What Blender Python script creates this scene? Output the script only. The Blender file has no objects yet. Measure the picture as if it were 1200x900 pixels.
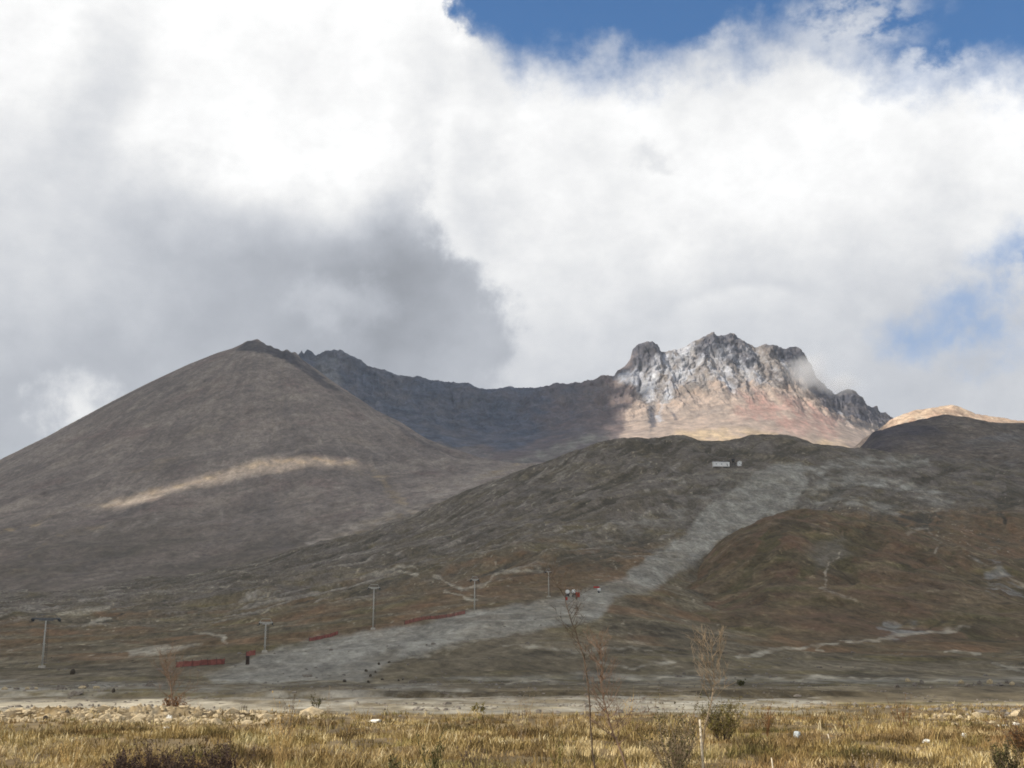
import bpy, math, random
import numpy as np
from mathutils import Vector

random.seed(7)
rng = np.random.default_rng(11)
scene = bpy.context.scene
COL = scene.collection
R = math.radians

# ------------------------------------------------------------------ camera
F = 1430.0 / 1200.0                 # focal length in picture widths
PITCH = math.atan(350.0 / 1430.0)   # looking up the mountain
EYE = 2.0
cp, sp = math.cos(PITCH), math.sin(PITCH)
cam_d = bpy.data.cameras.new('camera')
cam_d.sensor_width = 36.0
cam_d.lens = 36.0 * F
cam_d.clip_start = 0.1
cam_d.clip_end = 60000.0
cam = bpy.data.objects.new('camera', cam_d)
COL.objects.link(cam)
cam.location = (0, 0, EYE)
cam.rotation_euler = (math.pi / 2 + PITCH, 0, 0)
scene.camera = cam


def ray(px, py):
    """bearing tangent X/Y and rise tangent Z/Y of a sight line"""
    a = (np.asarray(px, float) - 600.0) / 1430.0
    b = (450.0 - np.asarray(py, float)) / 1430.0
    w = cp - b * sp
    return a / w, (sp + b * cp) / w


def at(px, py, D):
    u, v = ray(px, py)
    return float(u * D), float(D), float(EYE + v * D)


def sight(X, Y, Z):
    Y = np.maximum(Y, 1e-3)
    y = Y * cp + (Z - EYE) * sp
    z = -Y * sp + (Z - EYE) * cp
    return 600 + 1430 * X / y, 450 - 1430 * z / y


# ------------------------------------------------------------------ noise
def _h(ix, iy, seed):
    h = (ix.astype(np.int64) * 374761393 + iy.astype(np.int64) * 668265263 + seed * 1274126177) & 0x7fffffff
    h = ((h ^ (h >> 13)) * 1274126177) & 0x7fffffff
    return (h ^ (h >> 16)) & 0xffff


def perlin(x, y, seed=0):
    x0 = np.floor(x); y0 = np.floor(y)
    fx = x - x0; fy = y - y0
    ux = fx * fx * fx * (fx * (fx * 6 - 15) + 10)
    uy = fy * fy * fy * (fy * (fy * 6 - 15) + 10)

    def g(i, j):
        a = _h(x0 + i, y0 + j, seed) * (2 * math.pi / 65536.0)
        return np.cos(a) * (fx - i) + np.sin(a) * (fy - j)
    a = g(0, 0); b = g(1, 0); c = g(0, 1); d = g(1, 1)
    return ((a + (b - a) * ux) * (1 - uy) + (c + (d - c) * ux) * uy) * 1.5


def fbm(x, y, octv=5, seed=0, gain=.5):
    s = 0; a = 1; t = 0
    for i in range(octv):
        s = s + a * perlin(x, y, seed + i * 17)
        t += a; a *= gain
        x = x * 2.03 + 11.3; y = y * 2.03 + 4.7
    return s / t * 1.4


def ridged(x, y, octv=5, seed=0, gain=.5):
    s = 0; a = 1; t = 0
    for i in range(octv):
        s = s + a * (1 - np.abs(perlin(x, y, seed + i * 17)) * 1.7)
        t += a; a *= gain
        x = x * 2.1 + 3.3; y = y * 2.1 + 8.7
    return s / t


def sstep(a, b, x):
    t = np.clip((x - a) / (b - a), 0, 1)
    return t * t * (3 - 2 * t)


def seg_dist(px, py, pts, ky=1.0):
    d = np.full(px.shape, 1e9)
    for (x0, y0), (x1, y1) in zip(pts[:-1], pts[1:]):
        dx, dy = x1 - x0, (y1 - y0) * ky
        t = np.clip(((px - x0) * dx + (py - y0) * ky * dy) / (dx * dx + dy * dy + 1e-9), 0, 1)
        d = np.minimum(d, np.hypot(px - x0 - t * dx, (py - y0) * ky - t * dy))
    return d


def poly_in(px, py, poly):
    """signed distance to a polygon, positive inside"""
    ins = np.zeros(px.shape, bool)
    n = len(poly)
    for i in range(n):
        x0, y0 = poly[i]; x1, y1 = poly[(i + 1) % n]
        c = ((y0 > py) != (y1 > py)) & (px < (x1 - x0) * (py - y0) / ((y1 - y0) or 1e-9) + x0)
        ins ^= c
    d = seg_dist(px, py, list(poly) + [poly[0]])
    return np.where(ins, d, -d)


# ------------------------------------------------------------------ meshes and objects
def mesh_np(name, V, faces, smooth=True, mat=None, attrs=None):
    """V (n,3); faces (m,k) array of one face size"""
    me = bpy.data.meshes.new(name)
    V = np.ascontiguousarray(V, np.float32); faces = np.ascontiguousarray(faces, np.int32)
    m, k = faces.shape
    me.vertices.add(len(V)); me.vertices.foreach_set('co', V.ravel())
    me.loops.add(m * k); me.loops.foreach_set('vertex_index', faces.ravel())
    me.polygons.add(m)
    me.polygons.foreach_set('loop_start', np.arange(0, m * k, k, dtype=np.int32))
    me.polygons.foreach_set('loop_total', np.full(m, k, np.int32))
    me.polygons.foreach_set('use_smooth', np.full(m, smooth, bool))
    if attrs:
        for a, val in attrs.items():
            at_ = me.attributes.new(a, 'FLOAT', 'POINT')
            at_.data.foreach_set('value', np.ascontiguousarray(val, np.float32))
    me.update(calc_edges=True)
    if mat: me.materials.append(mat)
    return me


def link(name, me, parent=None, loc=None):
    o = bpy.data.objects.new(name, me)
    COL.objects.link(o)
    if parent: o.parent = parent
    if loc is not None: o.location = loc
    return o


def tag(o, label=None, cat=None, group=None, kind=None):
    if label: o['label'] = label
    if cat: o['category'] = cat
    if group: o['group'] = group
    if kind: o['kind'] = kind
    return o


class MB:
    """collects boxes, tubes and lumps, and builds ONE mesh of them"""
    def __init__(s): s.v = []; s.f = []

    def add(s, vs, fs):
        k = len(s.v); s.v += [tuple(v) for v in vs]; s.f += [tuple(i + k for i in f) for f in fs]

    def box(s, c, d, rz=0, taper=1):
        x, y, z = [q / 2 for q in d]; cr, sr = math.cos(rz), math.sin(rz)
        vs = []
        for sz in (-1, 1):
            t = 1 if sz < 0 else taper
            for sx, sy in ((-1, -1), (1, -1), (1, 1), (-1, 1)):
                X, Y = sx * x * t, sy * y * t
                vs.append((c[0] + X * cr - Y * sr, c[1] + X * sr + Y * cr, c[2] + sz * z))
        s.add(vs, [(3, 2, 1, 0), (4, 5, 6, 7), (0, 1, 5, 4), (1, 2, 6, 5), (2, 3, 7, 6), (3, 0, 4, 7)])

    def tube(s, pts, rad, n=6):
        pts = [Vector(p) for p in pts]
        if not hasattr(rad, '__len__'): rad = [rad] * len(pts)
        vs = []; fs = []
        for i, p in enumerate(pts):
            t = (pts[min(i + 1, len(pts) - 1)] - pts[max(i - 1, 0)]).normalized()
            a = Vector((1, 0, 0)) if abs(t.x) < .8 else Vector((0, 1, 0))
            a = (a - t * a.dot(t)).normalized(); b = t.cross(a)
            for k in range(n):
                q = 2 * math.pi * k / n
                vs.append(p + (a * math.cos(q) + b * math.sin(q)) * rad[i])
            if i:
                for k in range(n):
                    o = (i - 1) * n
                    fs.append((o + k, o + (k + 1) % n, o + n + (k + 1) % n, o + n + k))
        fs.append(tuple(range(n - 1, -1, -1))); fs.append(tuple(range(len(vs) - n, len(vs))))
        s.add(vs, fs)

    def prism(s, prof, y0, y1, c=(0, 0, 0)):
        """profile in x,z swept along y"""
        n = len(prof)
        vs = [(c[0] + x, c[1] + y0, c[2] + z) for x, z in prof] + [(c[0] + x, c[1] + y1, c[2] + z) for x, z in prof]
        fs = [tuple(range(n)), tuple(range(2 * n - 1, n - 1, -1))]
        for i in range(n): fs.append((i, i + n, (i + 1) % n + n, (i + 1) % n))
        s.add(vs, fs)

    def build(s, name, mat, parent=None, smooth=False, loc=None):
        me = bpy.data.meshes.new(name)
        me.from_pydata([tuple(v) for v in s.v], [], s.f)
        me.update()
        if smooth: me.polygons.foreach_set('use_smooth', [True] * len(me.polygons))
        me.materials.append(mat)
        return link(name, me, parent, loc)


def empty(name, loc, label, cat, group=None, rz=0):
    o = bpy.data.objects.new(name, None)
    COL.objects.link(o); o.location = loc; o.rotation_euler = (0, 0, rz)
    o.empty_display_size = .3
    return tag(o, label, cat, group)


# ------------------------------------------------------------------ node helpers
class NT:
    def __init__(s, tree): s.t = tree; s.n = tree.nodes; s.l = tree.links

    def new(s, typ, **kw):
        n = s.n.new(typ)
        for k, v in kw.items(): setattr(n, k, v)
        return n

    def put(s, sock, v):
        if isinstance(v, bpy.types.NodeSocket): s.l.new(v, sock)
        elif isinstance(v, (tuple, list)) and sock.type == 'RGBA' and len(v) == 3: sock.default_value = (*v, 1)
        else: sock.default_value = v

    def m(s, op, a, b=0.0, c=0.0, clamp=False):
        n = s.new('ShaderNodeMath', operation=op, use_clamp=clamp)
        s.put(n.inputs[0], a); s.put(n.inputs[1], b); s.put(n.inputs[2], c)
        return n.outputs[0]

    def mr(s, x, a, b, c=0.0, d=1.0, smooth=True):
        n = s.new('ShaderNodeMapRange', interpolation_type='SMOOTHSTEP' if smooth else 'LINEAR')
        for i, v in enumerate((x, a, b, c, d)): s.put(n.inputs[i], v)
        return n.outputs[0]

    def mix(s, f, a, b, blend='MIX'):
        n = s.new('ShaderNodeMix', data_type='RGBA', blend_type=blend)
        n.clamp_factor = True
        s.put(n.inputs[0], f); s.put(n.inputs[6], a); s.put(n.inputs[7], b)
        return n.outputs[2]

    def mixf(s, f, a, b):
        n = s.new('ShaderNodeMix', data_type='FLOAT')
        s.put(n.inputs[0], f); s.put(n.inputs[2], a); s.put(n.inputs[3], b)
        return n.outputs[0]

    def noise(s, vec, scale, detail=6, rough=.55, dist=0.0, col=False):
        n = s.new('ShaderNodeTexNoise')
        s.put(n.inputs['Vector'], vec); n.inputs['Scale'].default_value = scale
        n.inputs['Detail'].default_value = detail; n.inputs['Roughness'].default_value = rough
        n.inputs['Distortion'].default_value = dist
        return n.outputs['Color'] if col else n.outputs['Fac']

    def attr(s, name):
        n = s.new('ShaderNodeAttribute', attribute_name=name, attribute_type='GEOMETRY')
        return n.outputs['Fac']

    def mapping(s, vec, scale=(1, 1, 1), rot=(0, 0, 0), loc=(0, 0, 0)):
        n = s.new('ShaderNodeMapping')
        s.put(n.inputs['Vector'], vec)
        n.inputs['Scale'].default_value = scale; n.inputs['Rotation'].default_value = rot; n.inputs['Location'].default_value = loc
        return n.outputs[0]

    def pos(s): return s.new('ShaderNodeNewGeometry').outputs['Position']

    def ramp(s, x, stops):
        n = s.new('ShaderNodeValToRGB')
        e = n.color_ramp.elements
        while len(e) < len(stops): e.new(.5)
        for q, (p, c) in zip(e, stops):
            q.position = p; q.color = (*c, 1) if len(c) == 3 else c
        s.put(n.inputs[0], x)
        return n.outputs[0]


def material(name):
    m = bpy.data.materials.new(name); m.use_nodes = True
    t = NT(m.node_tree)
    return m, t, m.node_tree.nodes['Principled BSDF']


def S(r, g, b):
    """sRGB 0-255 to linear"""
    def f(c):
        c /= 255.0
        return c / 12.92 if c <= .04045 else ((c + .055) / 1.055) ** 2.4
    return (f(r), f(g), f(b))


def plain_mat(name, col, rough=.8, var=.25, scale=3.0, metal=0.0, coord='Object'):
    m, t, p = material(name)
    tc = t.new('ShaderNodeTexCoord').outputs[coord]
    f = t.noise(tc, scale, 5, .6)
    k = t.mr(f, .3, .7, 1 - var, 1 + var)
    c = t.mix(1.0, (*col, 1), t.new('ShaderNodeCombineColor').outputs[0], 'MULTIPLY')
    cc = c.node.inputs[7].links[0].from_node
    for i in range(3): t.l.new(k, cc.inputs[i])
    t.l.new(c, p.inputs['Base Color'])
    p.inputs['Roughness'].default_value = rough
    p.inputs['Metallic'].default_value = metal
    p.inputs['Specular IOR Level'].default_value = .25
    return m


def ground_mat(name, base, layers, micro, bump=(.4, 8.0), rough=.95, tint=.22, fall=1.0):
    """base: list of (colour A, colour B, noise scale, stretch, rotation) for the large mottling;
    layers: (attribute, colour A, colour B, noise scale, edge noise scale, edge strength)"""
    m, t, p = material(name)
    P = t.pos()
    def along(st, deg, off):                 # grain drawn out st[0] : st[1] along a compass line
        n_ = t.new('ShaderNodeMapping', vector_type='TEXTURE')
        t.l.new(P, n_.inputs['Vector']); n_.inputs['Rotation'].default_value = (0, 0, R(deg))
        n_.inputs['Scale'].default_value = (st[0], st[1], 1); n_.inputs['Location'].default_value = off
        return n_.outputs[0]
    P2 = along((1, fall), 0, (3, 8, 1))     # fine cover drawn out down the slope by creep and run-off
    ca, cb, sc, st, rz = base[0]
    c = t.mix(t.mr(t.noise(along(st, rz, (0, 0, 0)), sc, 9, .65, .3), .36, .64), ca, cb)
    for q_, (c2, amt, sc, st, rz, lo, hi) in enumerate(base[1:]):
        f = t.mr(t.noise(along(st, rz, (431.7 * q_, 112.1, 5.0)), sc, 8, .66, .25), lo, hi)
        c = t.mix(t.m('MULTIPLY', f, amt), c, c2)
    for (a, c1, c2, sc, es, ek) in layers:
        fa = t.attr(a)
        e = t.m('SUBTRACT', t.noise(P2, es, 7, .65), .5)
        fa = t.m('ADD', fa, t.m('MULTIPLY', e, ek))
        br = t.mr(t.noise(P2, es * .45, 6, .68), .3, .62, .5, 1.0)
        fa = t.m('MULTIPLY', t.mr(fa, .12, .92), br)
        lc = t.mix(t.mr(t.noise(P2, sc, 6, .66), .38, .62), c1, c2)
        c = t.mix(fa, c, lc)
    # fine grain
    g = t.noise(P2, micro, 4, .7)
    g2 = t.noise(P2, micro * .17, 5, .7)
    g3 = t.noise(along((1, fall * 1.15), 12, (9, 5, 2)), micro * .4, 5, .78)
    k = t.m('MULTIPLY', t.mr(g, .3, .7, 1 - tint, 1 + tint, False), t.mr(g2, .32, .68, 1 - tint, 1 + tint, False))
    k = t.m('MULTIPLY', k, t.mr(g3, .36, .64, 1 - 1.25 * tint, 1 + 1.25 * tint, False))
    cc = t.new('ShaderNodeCombineColor')
    for i in range(3): t.l.new(k, cc.inputs[i])
    c = t.mix(1.0, c, cc.outputs[0], 'MULTIPLY')
    t.l.new(c, p.inputs['Base Color'])
    p.inputs['Roughness'].default_value = rough
    p.inputs['Specular IOR Level'].default_value = .1
    b = t.new('ShaderNodeBump'); b.inputs['Strength'].default_value = bump[0]; b.inputs['Distance'].default_value = bump[1]
    t.l.new(t.m('ADD', g2, t.m('MULTIPLY', g, .35)), b.inputs['Height'])
    t.l.new(b.outputs[0], p.inputs['Normal'])
    return m


# ------------------------------------------------------------------ sun, sky, clouds
HAZE = 3.0e-5
SUN_AZ, SUN_EL = R(-106), R(42)
SUN = np.array([math.sin(SUN_AZ) * math.cos(SUN_EL), math.cos(SUN_AZ) * math.cos(SUN_EL), math.sin(SUN_EL)])
ld = bpy.data.lights.new('sun', 'SUN'); ld.energy = 4.2; ld.angle = R(.5); ld.color = (1.0, .93, .82)
lo = bpy.data.objects.new('sun', ld); COL.objects.link(lo)
lo.rotation_euler = Vector(SUN).to_track_quat('Z', 'Y').to_euler()
lo.location = (-300, -100, 300)


def azel(px, py):
    u, v = ray(px, py)
    return math.degrees(math.atan(u)), math.degrees(math.atan2(v, math.hypot(1, u)))


def build_world():
    w = bpy.data.worlds.new('World'); scene.world = w; w.use_nodes = True
    t = NT(w.node_tree); t.n.clear()
    out = t.new('ShaderNodeOutputWorld'); bg = t.new('ShaderNodeBackground')
    t.l.new(bg.outputs[0], out.inputs[0])
    sky = t.new('ShaderNodeTexSky', sky_type='NISHITA', sun_disc=False)
    sky.sun_elevation = SUN_EL; sky.sun_rotation = SUN_AZ % (2 * math.pi)
    sky.altitude = 2200; sky.air_density = 1.0; sky.dust_density = .6; sky.ozone_density = 2.0
    skyc = t.mix(1.0, sky.outputs[0], (.64, 1.06, 1.30, 1), 'MULTIPLY')
    d = t.new('ShaderNodeTexCoord').outputs['Generated']
    sx = t.new('ShaderNodeSeparateXYZ'); t.l.new(d, sx.inputs[0])
    az = t.m('MULTIPLY', t.m('ARCTAN2', sx.outputs[0], sx.outputs[1]), 57.29578)
    el = t.m('MULTIPLY', t.m('ARCSINE', sx.outputs[2]), 57.29578)
    # turbulence bends the cloud outlines
    big = t.new('ShaderNodeSeparateColor'); t.l.new(t.noise(d, 7.0, 3, .5, col=True), big.inputs[0])
    fin = t.new('ShaderNodeSeparateColor'); t.l.new(t.noise(d, 30.0, 8, .6, col=True), fin.inputs[0])

    def warp(x, i, A, B):
        return t.m('ADD', x, t.m('ADD', t.m('MULTIPLY', t.m('SUBTRACT', big.outputs[i], .5), A), t.m('MULTIPLY', t.m('SUBTRACT', fin.outputs[i], .5), B)))
    azw = warp(az, 0, 6, 5); elw = warp(el, 1, 5, 4)
    azs = warp(az, 1, 9, 3); els = warp(el, 2, 8, 3)
    f1 = t.noise(d, 16.0, 10, .62)
    f2 = t.noise(d, 8.0, 8, .55)
    f3 = t.noise(t.mapping(d, (1, 1, 1.6)), 42.0, 6, .6)

    def blob(px, py, rx, ry, lo=1.0, hi=.2, x=azw, y=elw):
        a, e = azel(px, py)
        k = .0405
        dx = t.m('DIVIDE', t.m('SUBTRACT', x, a), rx * k); dy = t.m('DIVIDE', t.m('SUBTRACT', y, e), ry * k)
        r = t.m('SQRT', t.m('ADD', t.m('MULTIPLY', dx, dx), t.m('MULTIPLY', dy, dy)))
        return t.mr(r, lo, hi)

    def curve(x, x0, x1, pts):
        """grey ramp carrying numbers: pts (x, value 0..100)"""
        q = t.mr(x, x0, x1, 0, 1, False)
        r = t.ramp(q, [((a - x0) / (x1 - x0), (b / 100,) * 3) for a, b in pts])
        return t.m('MULTIPLY', r, 100.0)
    # --- where the blue sky shows: above an outline that climbs and falls with bearing
    ol = [(470, -400), (525, -260), (540, 8), (562, 66), (610, 94), (700, 90), (760, 80), (830, 72), (900, 66), (940, 66), (985, 72), (1050, 86), (1110, 98), (1160, 106), (1200, 112)]
    pts = []
    for x, y in ol:
        a, e = azel(x, y); pts.append((a, e))
    pts = [(-60, 46), (-12, 46)] + pts[1:] + [(40, 24), (60, 60)]
    bound = curve(azw, -60, 60, pts)
    up = t.m('SUBTRACT', elw, bound)
    up = t.m('ADD', up, t.m('MULTIPLY', t.m('SUBTRACT', f1, .5), 3.2))
    hole = t.mr(up, -1.3, 2.0)
    veil = t.m('MAXIMUM', t.m('MULTIPLY', blob(1000, 32, 95, 40, 1.3, .1), .72), t.m('MULTIPLY', blob(836, 52, 60, 26, 1.3, .1), .35))
    veil = t.m('MAXIMUM', veil, t.m('MULTIPLY', blob(1090, 72, 60, 22, 1.3, .1), .55))
    veil = t.m('MAXIMUM', veil, t.m('MULTIPLY', blob(700, 72, 60, 30, 1.3, .1), .25))
    veil = t.m('MULTIPLY', veil, t.mr(f3, .32, .6))
    hole = t.m('MULTIPLY', hole, t.m('SUBTRACT', 1.0, veil))
    side = t.m('MULTIPLY', blob(1222, 322, 80, 66, 1.15, .1), .85)
    side = t.m('MAXIMUM', side, t.m('MULTIPLY', blob(1132, 390, 90, 42, 1.3, .1), .6))
    hole = t.m('MAXIMUM', hole, t.m('MULTIPLY', side, t.mr(f1, .34, .6)))
    # --- how bright the cloud is: left mass with a grey belly, white mass to the right
    e_of = lambda y: azel(600, y)[1]
    L_edge = [(y, azel(x, y)[0]) for x, y in ((0, 0),)]
    edge = [(590, 420), (583, 395), (570, 350), (548, 300), (522, 262), (512, 235), (520, 170), (545, 60), (560, 0)]
    epts = [(e_of(y), 50 + azel(x, y)[0]) for x, y in edge]
    eaz = t.m('SUBTRACT', curve(elw, 0, 40, epts), 50.0)
    left = t.mr(t.m('SUBTRACT', eaz, azw), -.7, 1.3)
    Lsh = curve(els, 0, 40, [(e_of(560), 55), (e_of(480), 52), (e_of(400), 48), (e_of(330), 46), (e_of(270), 58), (e_of(215), 78), (e_of(165), 99), (e_of(60), 100)])
    Lsh = t.m('MULTIPLY', Lsh, .0106)
    Lsh = t.m('ADD', Lsh, t.m('MULTIPLY', blob(40, 290, 190, 130, 1.2, 0, azs, els), .24))
    Lsh = t.m('MULTIPLY', Lsh, t.m('SUBTRACT', 1.0, t.m('MULTIPLY', blob(455, 320, 130, 110, 1.2, 0, azs, els), .28)))
    Lsh = t.m('MULTIPLY', Lsh, t.m('SUBTRACT', 1.0, t.m('MULTIPLY', blob(110, 95, 70, 120, 1.2, 0, azs, els), .2)))
    Lsh = t.m('MULTIPLY', Lsh, t.m('SUBTRACT', 1.0, t.m('MULTIPLY', blob(500, 110, 60, 110, 1.2, 0, azs, els), .16)))
    Lsh = t.m('ADD', Lsh, t.m('MULTIPLY', blob(88, 478, 46, 52, 1.1, 0), .42))
    Lsh = t.m('ADD', Lsh, t.m('MULTIPLY', blob(395, 372, 70, 36, 1.3, 0), .16))
    Rsh = curve(els, 0, 40, [(e_of(500), 66), (e_of(430), 72), (e_of(380), 76), (e_of(300), 84), (e_of(240), 94), (e_of(150), 98), (e_of(90), 86), (e_of(30), 72)])
    Rsh = t.m('MULTIPLY', Rsh, .0108)
    Rsh = t.m('MULTIPLY', Rsh, t.m('SUBTRACT', 1.0, t.m('MULTIPLY', blob(1110, 400, 190, 110, 1.2, 0, azs, els), .2)))
    Rsh = t.m('MULTIPLY', Rsh, t.m('SUBTRACT', 1.0, t.m('MULTIPLY', blob(744, 190, 34, 18, 1.3, 0), .16)))
    Rsh = t.m('MULTIPLY', Rsh, t.m('SUBTRACT', 1.0, t.m('MULTIPLY', blob(570, 190, 60, 110, 1.2, 0), .13)))
    Rsh = t.m('MULTIPLY', Rsh, t.m('SUBTRACT', 1.0, t.m('MULTIPLY', blob(868, 350, 230, 105, 1.2, 0, azs, els), .12)))
    cap = t.m('MULTIPLY', t.m('MULTIPLY', blob(866, 388, 116, 52, 1.04, .74, t.m('ADD', t.m('MULTIPLY', az, .5), t.m('MULTIPLY', azw, .5)), t.m('ADD', t.m('MULTIPLY', el, .65), t.m('MULTIPLY', els, .35))), .11), t.mr(el, e_of(405), e_of(345)))
    Rsh = t.m('ADD', Rsh, cap)
    sh = t.mixf(left, Rsh, Lsh)
    sh = t.m('MULTIPLY', sh, t.mr(f2, .25, .75, .91, 1.09, False))
    sh = t.m('MULTIPLY', sh, t.mr(f1, .3, .7, .965, 1.035, False))
    sh = t.m('MULTIPLY', sh, .9)
    sh = t.m('MULTIPLY', sh, t.mr(f3, .25, .75, .955, 1.045, False))
    # bearings the photograph does not cover: broken cloud of middling brightness
    tint = t.mix(t.mr(sh, .35, .95), (.925, .975, 1.075, 1), (1.0, 1, .995, 1))
    cc = t.new('ShaderNodeCombineColor')
    for i in range(3): t.l.new(sh, cc.inputs[i])
    cloud = t.mix(1.0, tint, cc.outputs[0], 'MULTIPLY')
    SK = .112
    sks = t.mix(1.0, skyc, (SK, SK, SK, 1), 'MULTIPLY')
    c = t.mix(hole, cloud, sks)
    # below the horizon: dull earth
    c = t.mix(t.mr(el, -1.5, 0), (.06, .055, .045, 1), c)
    t.l.new(c, bg.inputs[0])
    bg.inputs[1].default_value = 1.0
    w.cycles.sampling_method = 'MANUAL'; w.cycles.sample_map_resolution = 512


build_world()

# ------------------------------------------------------------------ landforms
NU = 1150
UG = np.linspace(-.60, .60, NU)


def row_arrays(rows, ug):
    Ys, Zs = [], []
    for r in rows:
        if r[0] == 'back':
            _, dD, dz = r
            Ys.append(Ys[-1] + dD); Zs.append(Zs[-1] + dz)
        elif r[0] == 'flat':
            Ys.append(np.full(ug.shape, float(r[1]))); Zs.append(np.full(ug.shape, float(r[2])))
        else:
            sm = 0
            if r[0] == 'smooth': sm = r[1]; r = r[2:]
            u, v = ray([p[0] for p in r], [p[1] for p in r])
            D = np.array([p[2] for p in r], float)
            Z = EYE + v * D
            o = np.argsort(u)
            y = np.interp(ug, u[o], D[o]); z = np.interp(ug, u[o], Z[o])
            if sm:
                k = np.exp(-.5 * (np.arange(-3 * sm, 3 * sm + 1) / sm) ** 2); k /= k.sum()
                pad = 3 * sm
                y = np.convolve(np.pad(y, pad, 'edge'), k, 'valid'); z = np.convolve(np.pad(z, pad, 'edge'), k, 'valid')
            Ys.append(y); Zs.append(z)
    return np.array(Ys), np.array(Zs)


def sweep(rows, sub, ug):
    Y, Z = row_arrays(rows, ug)
    h = np.maximum(np.diff(Y, axis=0), 1e-3); d = np.diff(Z, axis=0) / h
    m = np.zeros_like(Z); m[0] = d[0]; m[-1] = d[-1]
    same = (d[:-1] * d[1:]) > 0
    w1 = 2 * h[1:] + h[:-1]; w2 = h[1:] + 2 * h[:-1]
    with np.errstate(divide='ignore', invalid='ignore'):
        hm = (w1 + w2) / (w1 / d[:-1] + w2 / d[1:])
    m[1:-1] = np.where(same, hm, 0)
    oy, oz = [], []
    for k in range(len(Y) - 1):
        n = sub[k]
        for i in range(n + (k == len(Y) - 2)):
            t = i / n
            h00 = 2 * t ** 3 - 3 * t * t + 1; h10 = t ** 3 - 2 * t * t + t
            h01 = -2 * t ** 3 + 3 * t * t; h11 = t ** 3 - t * t
            oy.append(Y[k] + t * h[k]); oz.append(h00 * Z[k] + h10 * h[k] * m[k] + h01 * Z[k + 1] + h11 * h[k] * m[k + 1])
    oy = np.array(oy); oz = np.array(oz)
    return oy * ug[None, :], oy, oz


def grid_faces(nr, nc):
    i = np.arange(nr * nc).reshape(nr, nc)
    return np.stack([i[:-1, :-1], i[:-1, 1:], i[1:, 1:], i[1:, :-1]], -1).reshape(-1, 4)


def land(name, X, Y, Z, mat, attrs=None, kind='structure'):
    V = np.stack([X, Y, Z], -1).reshape(-1, 3)
    me = mesh_np(name, V, grid_faces(*X.shape), True, mat, {k: v.ravel() for k, v in (attrs or {}).items()})
    return tag(link(name, me), kind=kind)


# ---- plain, apron and foothill in one sheet
BX = [-300, 0, 200, 400, 450, 500, 560, 620, 700, 740, 790, 820, 900, 960, 1030, 1100, 1200, 1500]
BY = {312: [785, 783, 781, 773, 771, 769, 767, 765, 766, 768, 770, 772, 776, 778, 780, 781, 781, 781],
      450: [769, 766, 757, 742, 737, 730, 720, 717, 720, 726, 736, 742, 752, 755, 757, 758, 760, 760],
      700: [749, 746, 735, 711, 702, 696, 690, 686, 684, 686, 694, 704, 722, 726, 728, 730, 732, 735],
      1000: [731, 729, 718, 691, 681, 671, 661, 651, 642, 639, 641, 646, 665, 670, 674, 676, 680, 690],
      1400: [716, 713, 700, 667, 656, 641, 626, 611, 598, 594, 592, 592, 596, 598, 602, 606, 610, 620],
      1800: [706, 703, 689, 649, 639, 622, 600, 581, 561, 554, 550, 550, 552, 555, 560, 566, 572, 585],
      2200: [701, 696, 681, 632, 619, 600, 574, 554, 526, 518, 514, 519, 515, 523, 529, 541, 552, 570]}
BD = [1, 15, 40, 64, 79, 120, 166, 171, 230]
BZ = [0, 0, 0, 0, 0, -.05, .1, .72, 1.9]
rows = [('flat', d, z) for d, z in zip(BD, BZ)]
for D in (312, 450, 700, 1000, 1400, 1800, 2200):
    rows.append(['smooth', 22 if D < 2200 else 8] + [(x, y, D) for x, y in zip(BX, BY[D])])
# crest detail: the last crest knots follow the photograph's outline
rows[-1] = ['smooth', 5] + [(x, y, 2200) for x, y in zip(
    [-300, 0, 200, 400, 450, 500, 560, 620, 660, 700, 740, 790, 808, 820, 850, 890, 930, 965, 1000, 1030, 1100, 1200, 1500],
    [701, 696, 681, 632, 619, 600, 574, 554, 540, 525, 518, 514, 515, 519, 519, 514, 517, 525, 527, 530, 541, 552, 570])]
rows += [('back', 150, -25), ('back', 500, -110), ('back', 900, -40)]
SUB = [2, 6, 40, 50, 26, 16, 6, 20, 26, 60, 56, 56, 60, 56, 56, 8, 6, 4]
bX, bY, bZ = sweep(rows, SUB, UG)
bD = bY[:, 0]
pxb, pyb = sight(bX, bY, bZ)


def near_relief(X, Y):
    n = fbm(X / 9, Y / 9, 4, 3) * .16 + fbm(X / 1.7, Y / 1.7, 3, 9) * .05
    # the dug-over bank of pale earth where the grass ends
    w = fbm(X / 6.0, Y / 5.0, 4, 21)
    b = np.exp(-((Y - 71 - 1.5 * perlin(X / 9, Y * 0, 5)) / 3.6) ** 2)
    ext = sstep(-32, -26, X) * (1 - sstep(-17, -11, X))
    b2 = np.exp(-((Y - 86) / 6) ** 2) * sstep(18, 26, X)
    led = 37 + 2.2 * perlin(X / 6, Y * 0, 41) + .5 * perlin(X / 1.4, Y * 0, 42)
    n = n + .3 * sstep(led, led + .35, Y) * (1 - sstep(44, 58, Y)) * np.clip(.55 + .9 * perlin(X / 11, Y * 0, 43), 0, 1)
    return n + b * ext * (.55 + .45 * w + .75 * (ridged(X / 1.9, Y / 1.8, 5, 31, .62) - .6)) + b2 * .25


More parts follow.
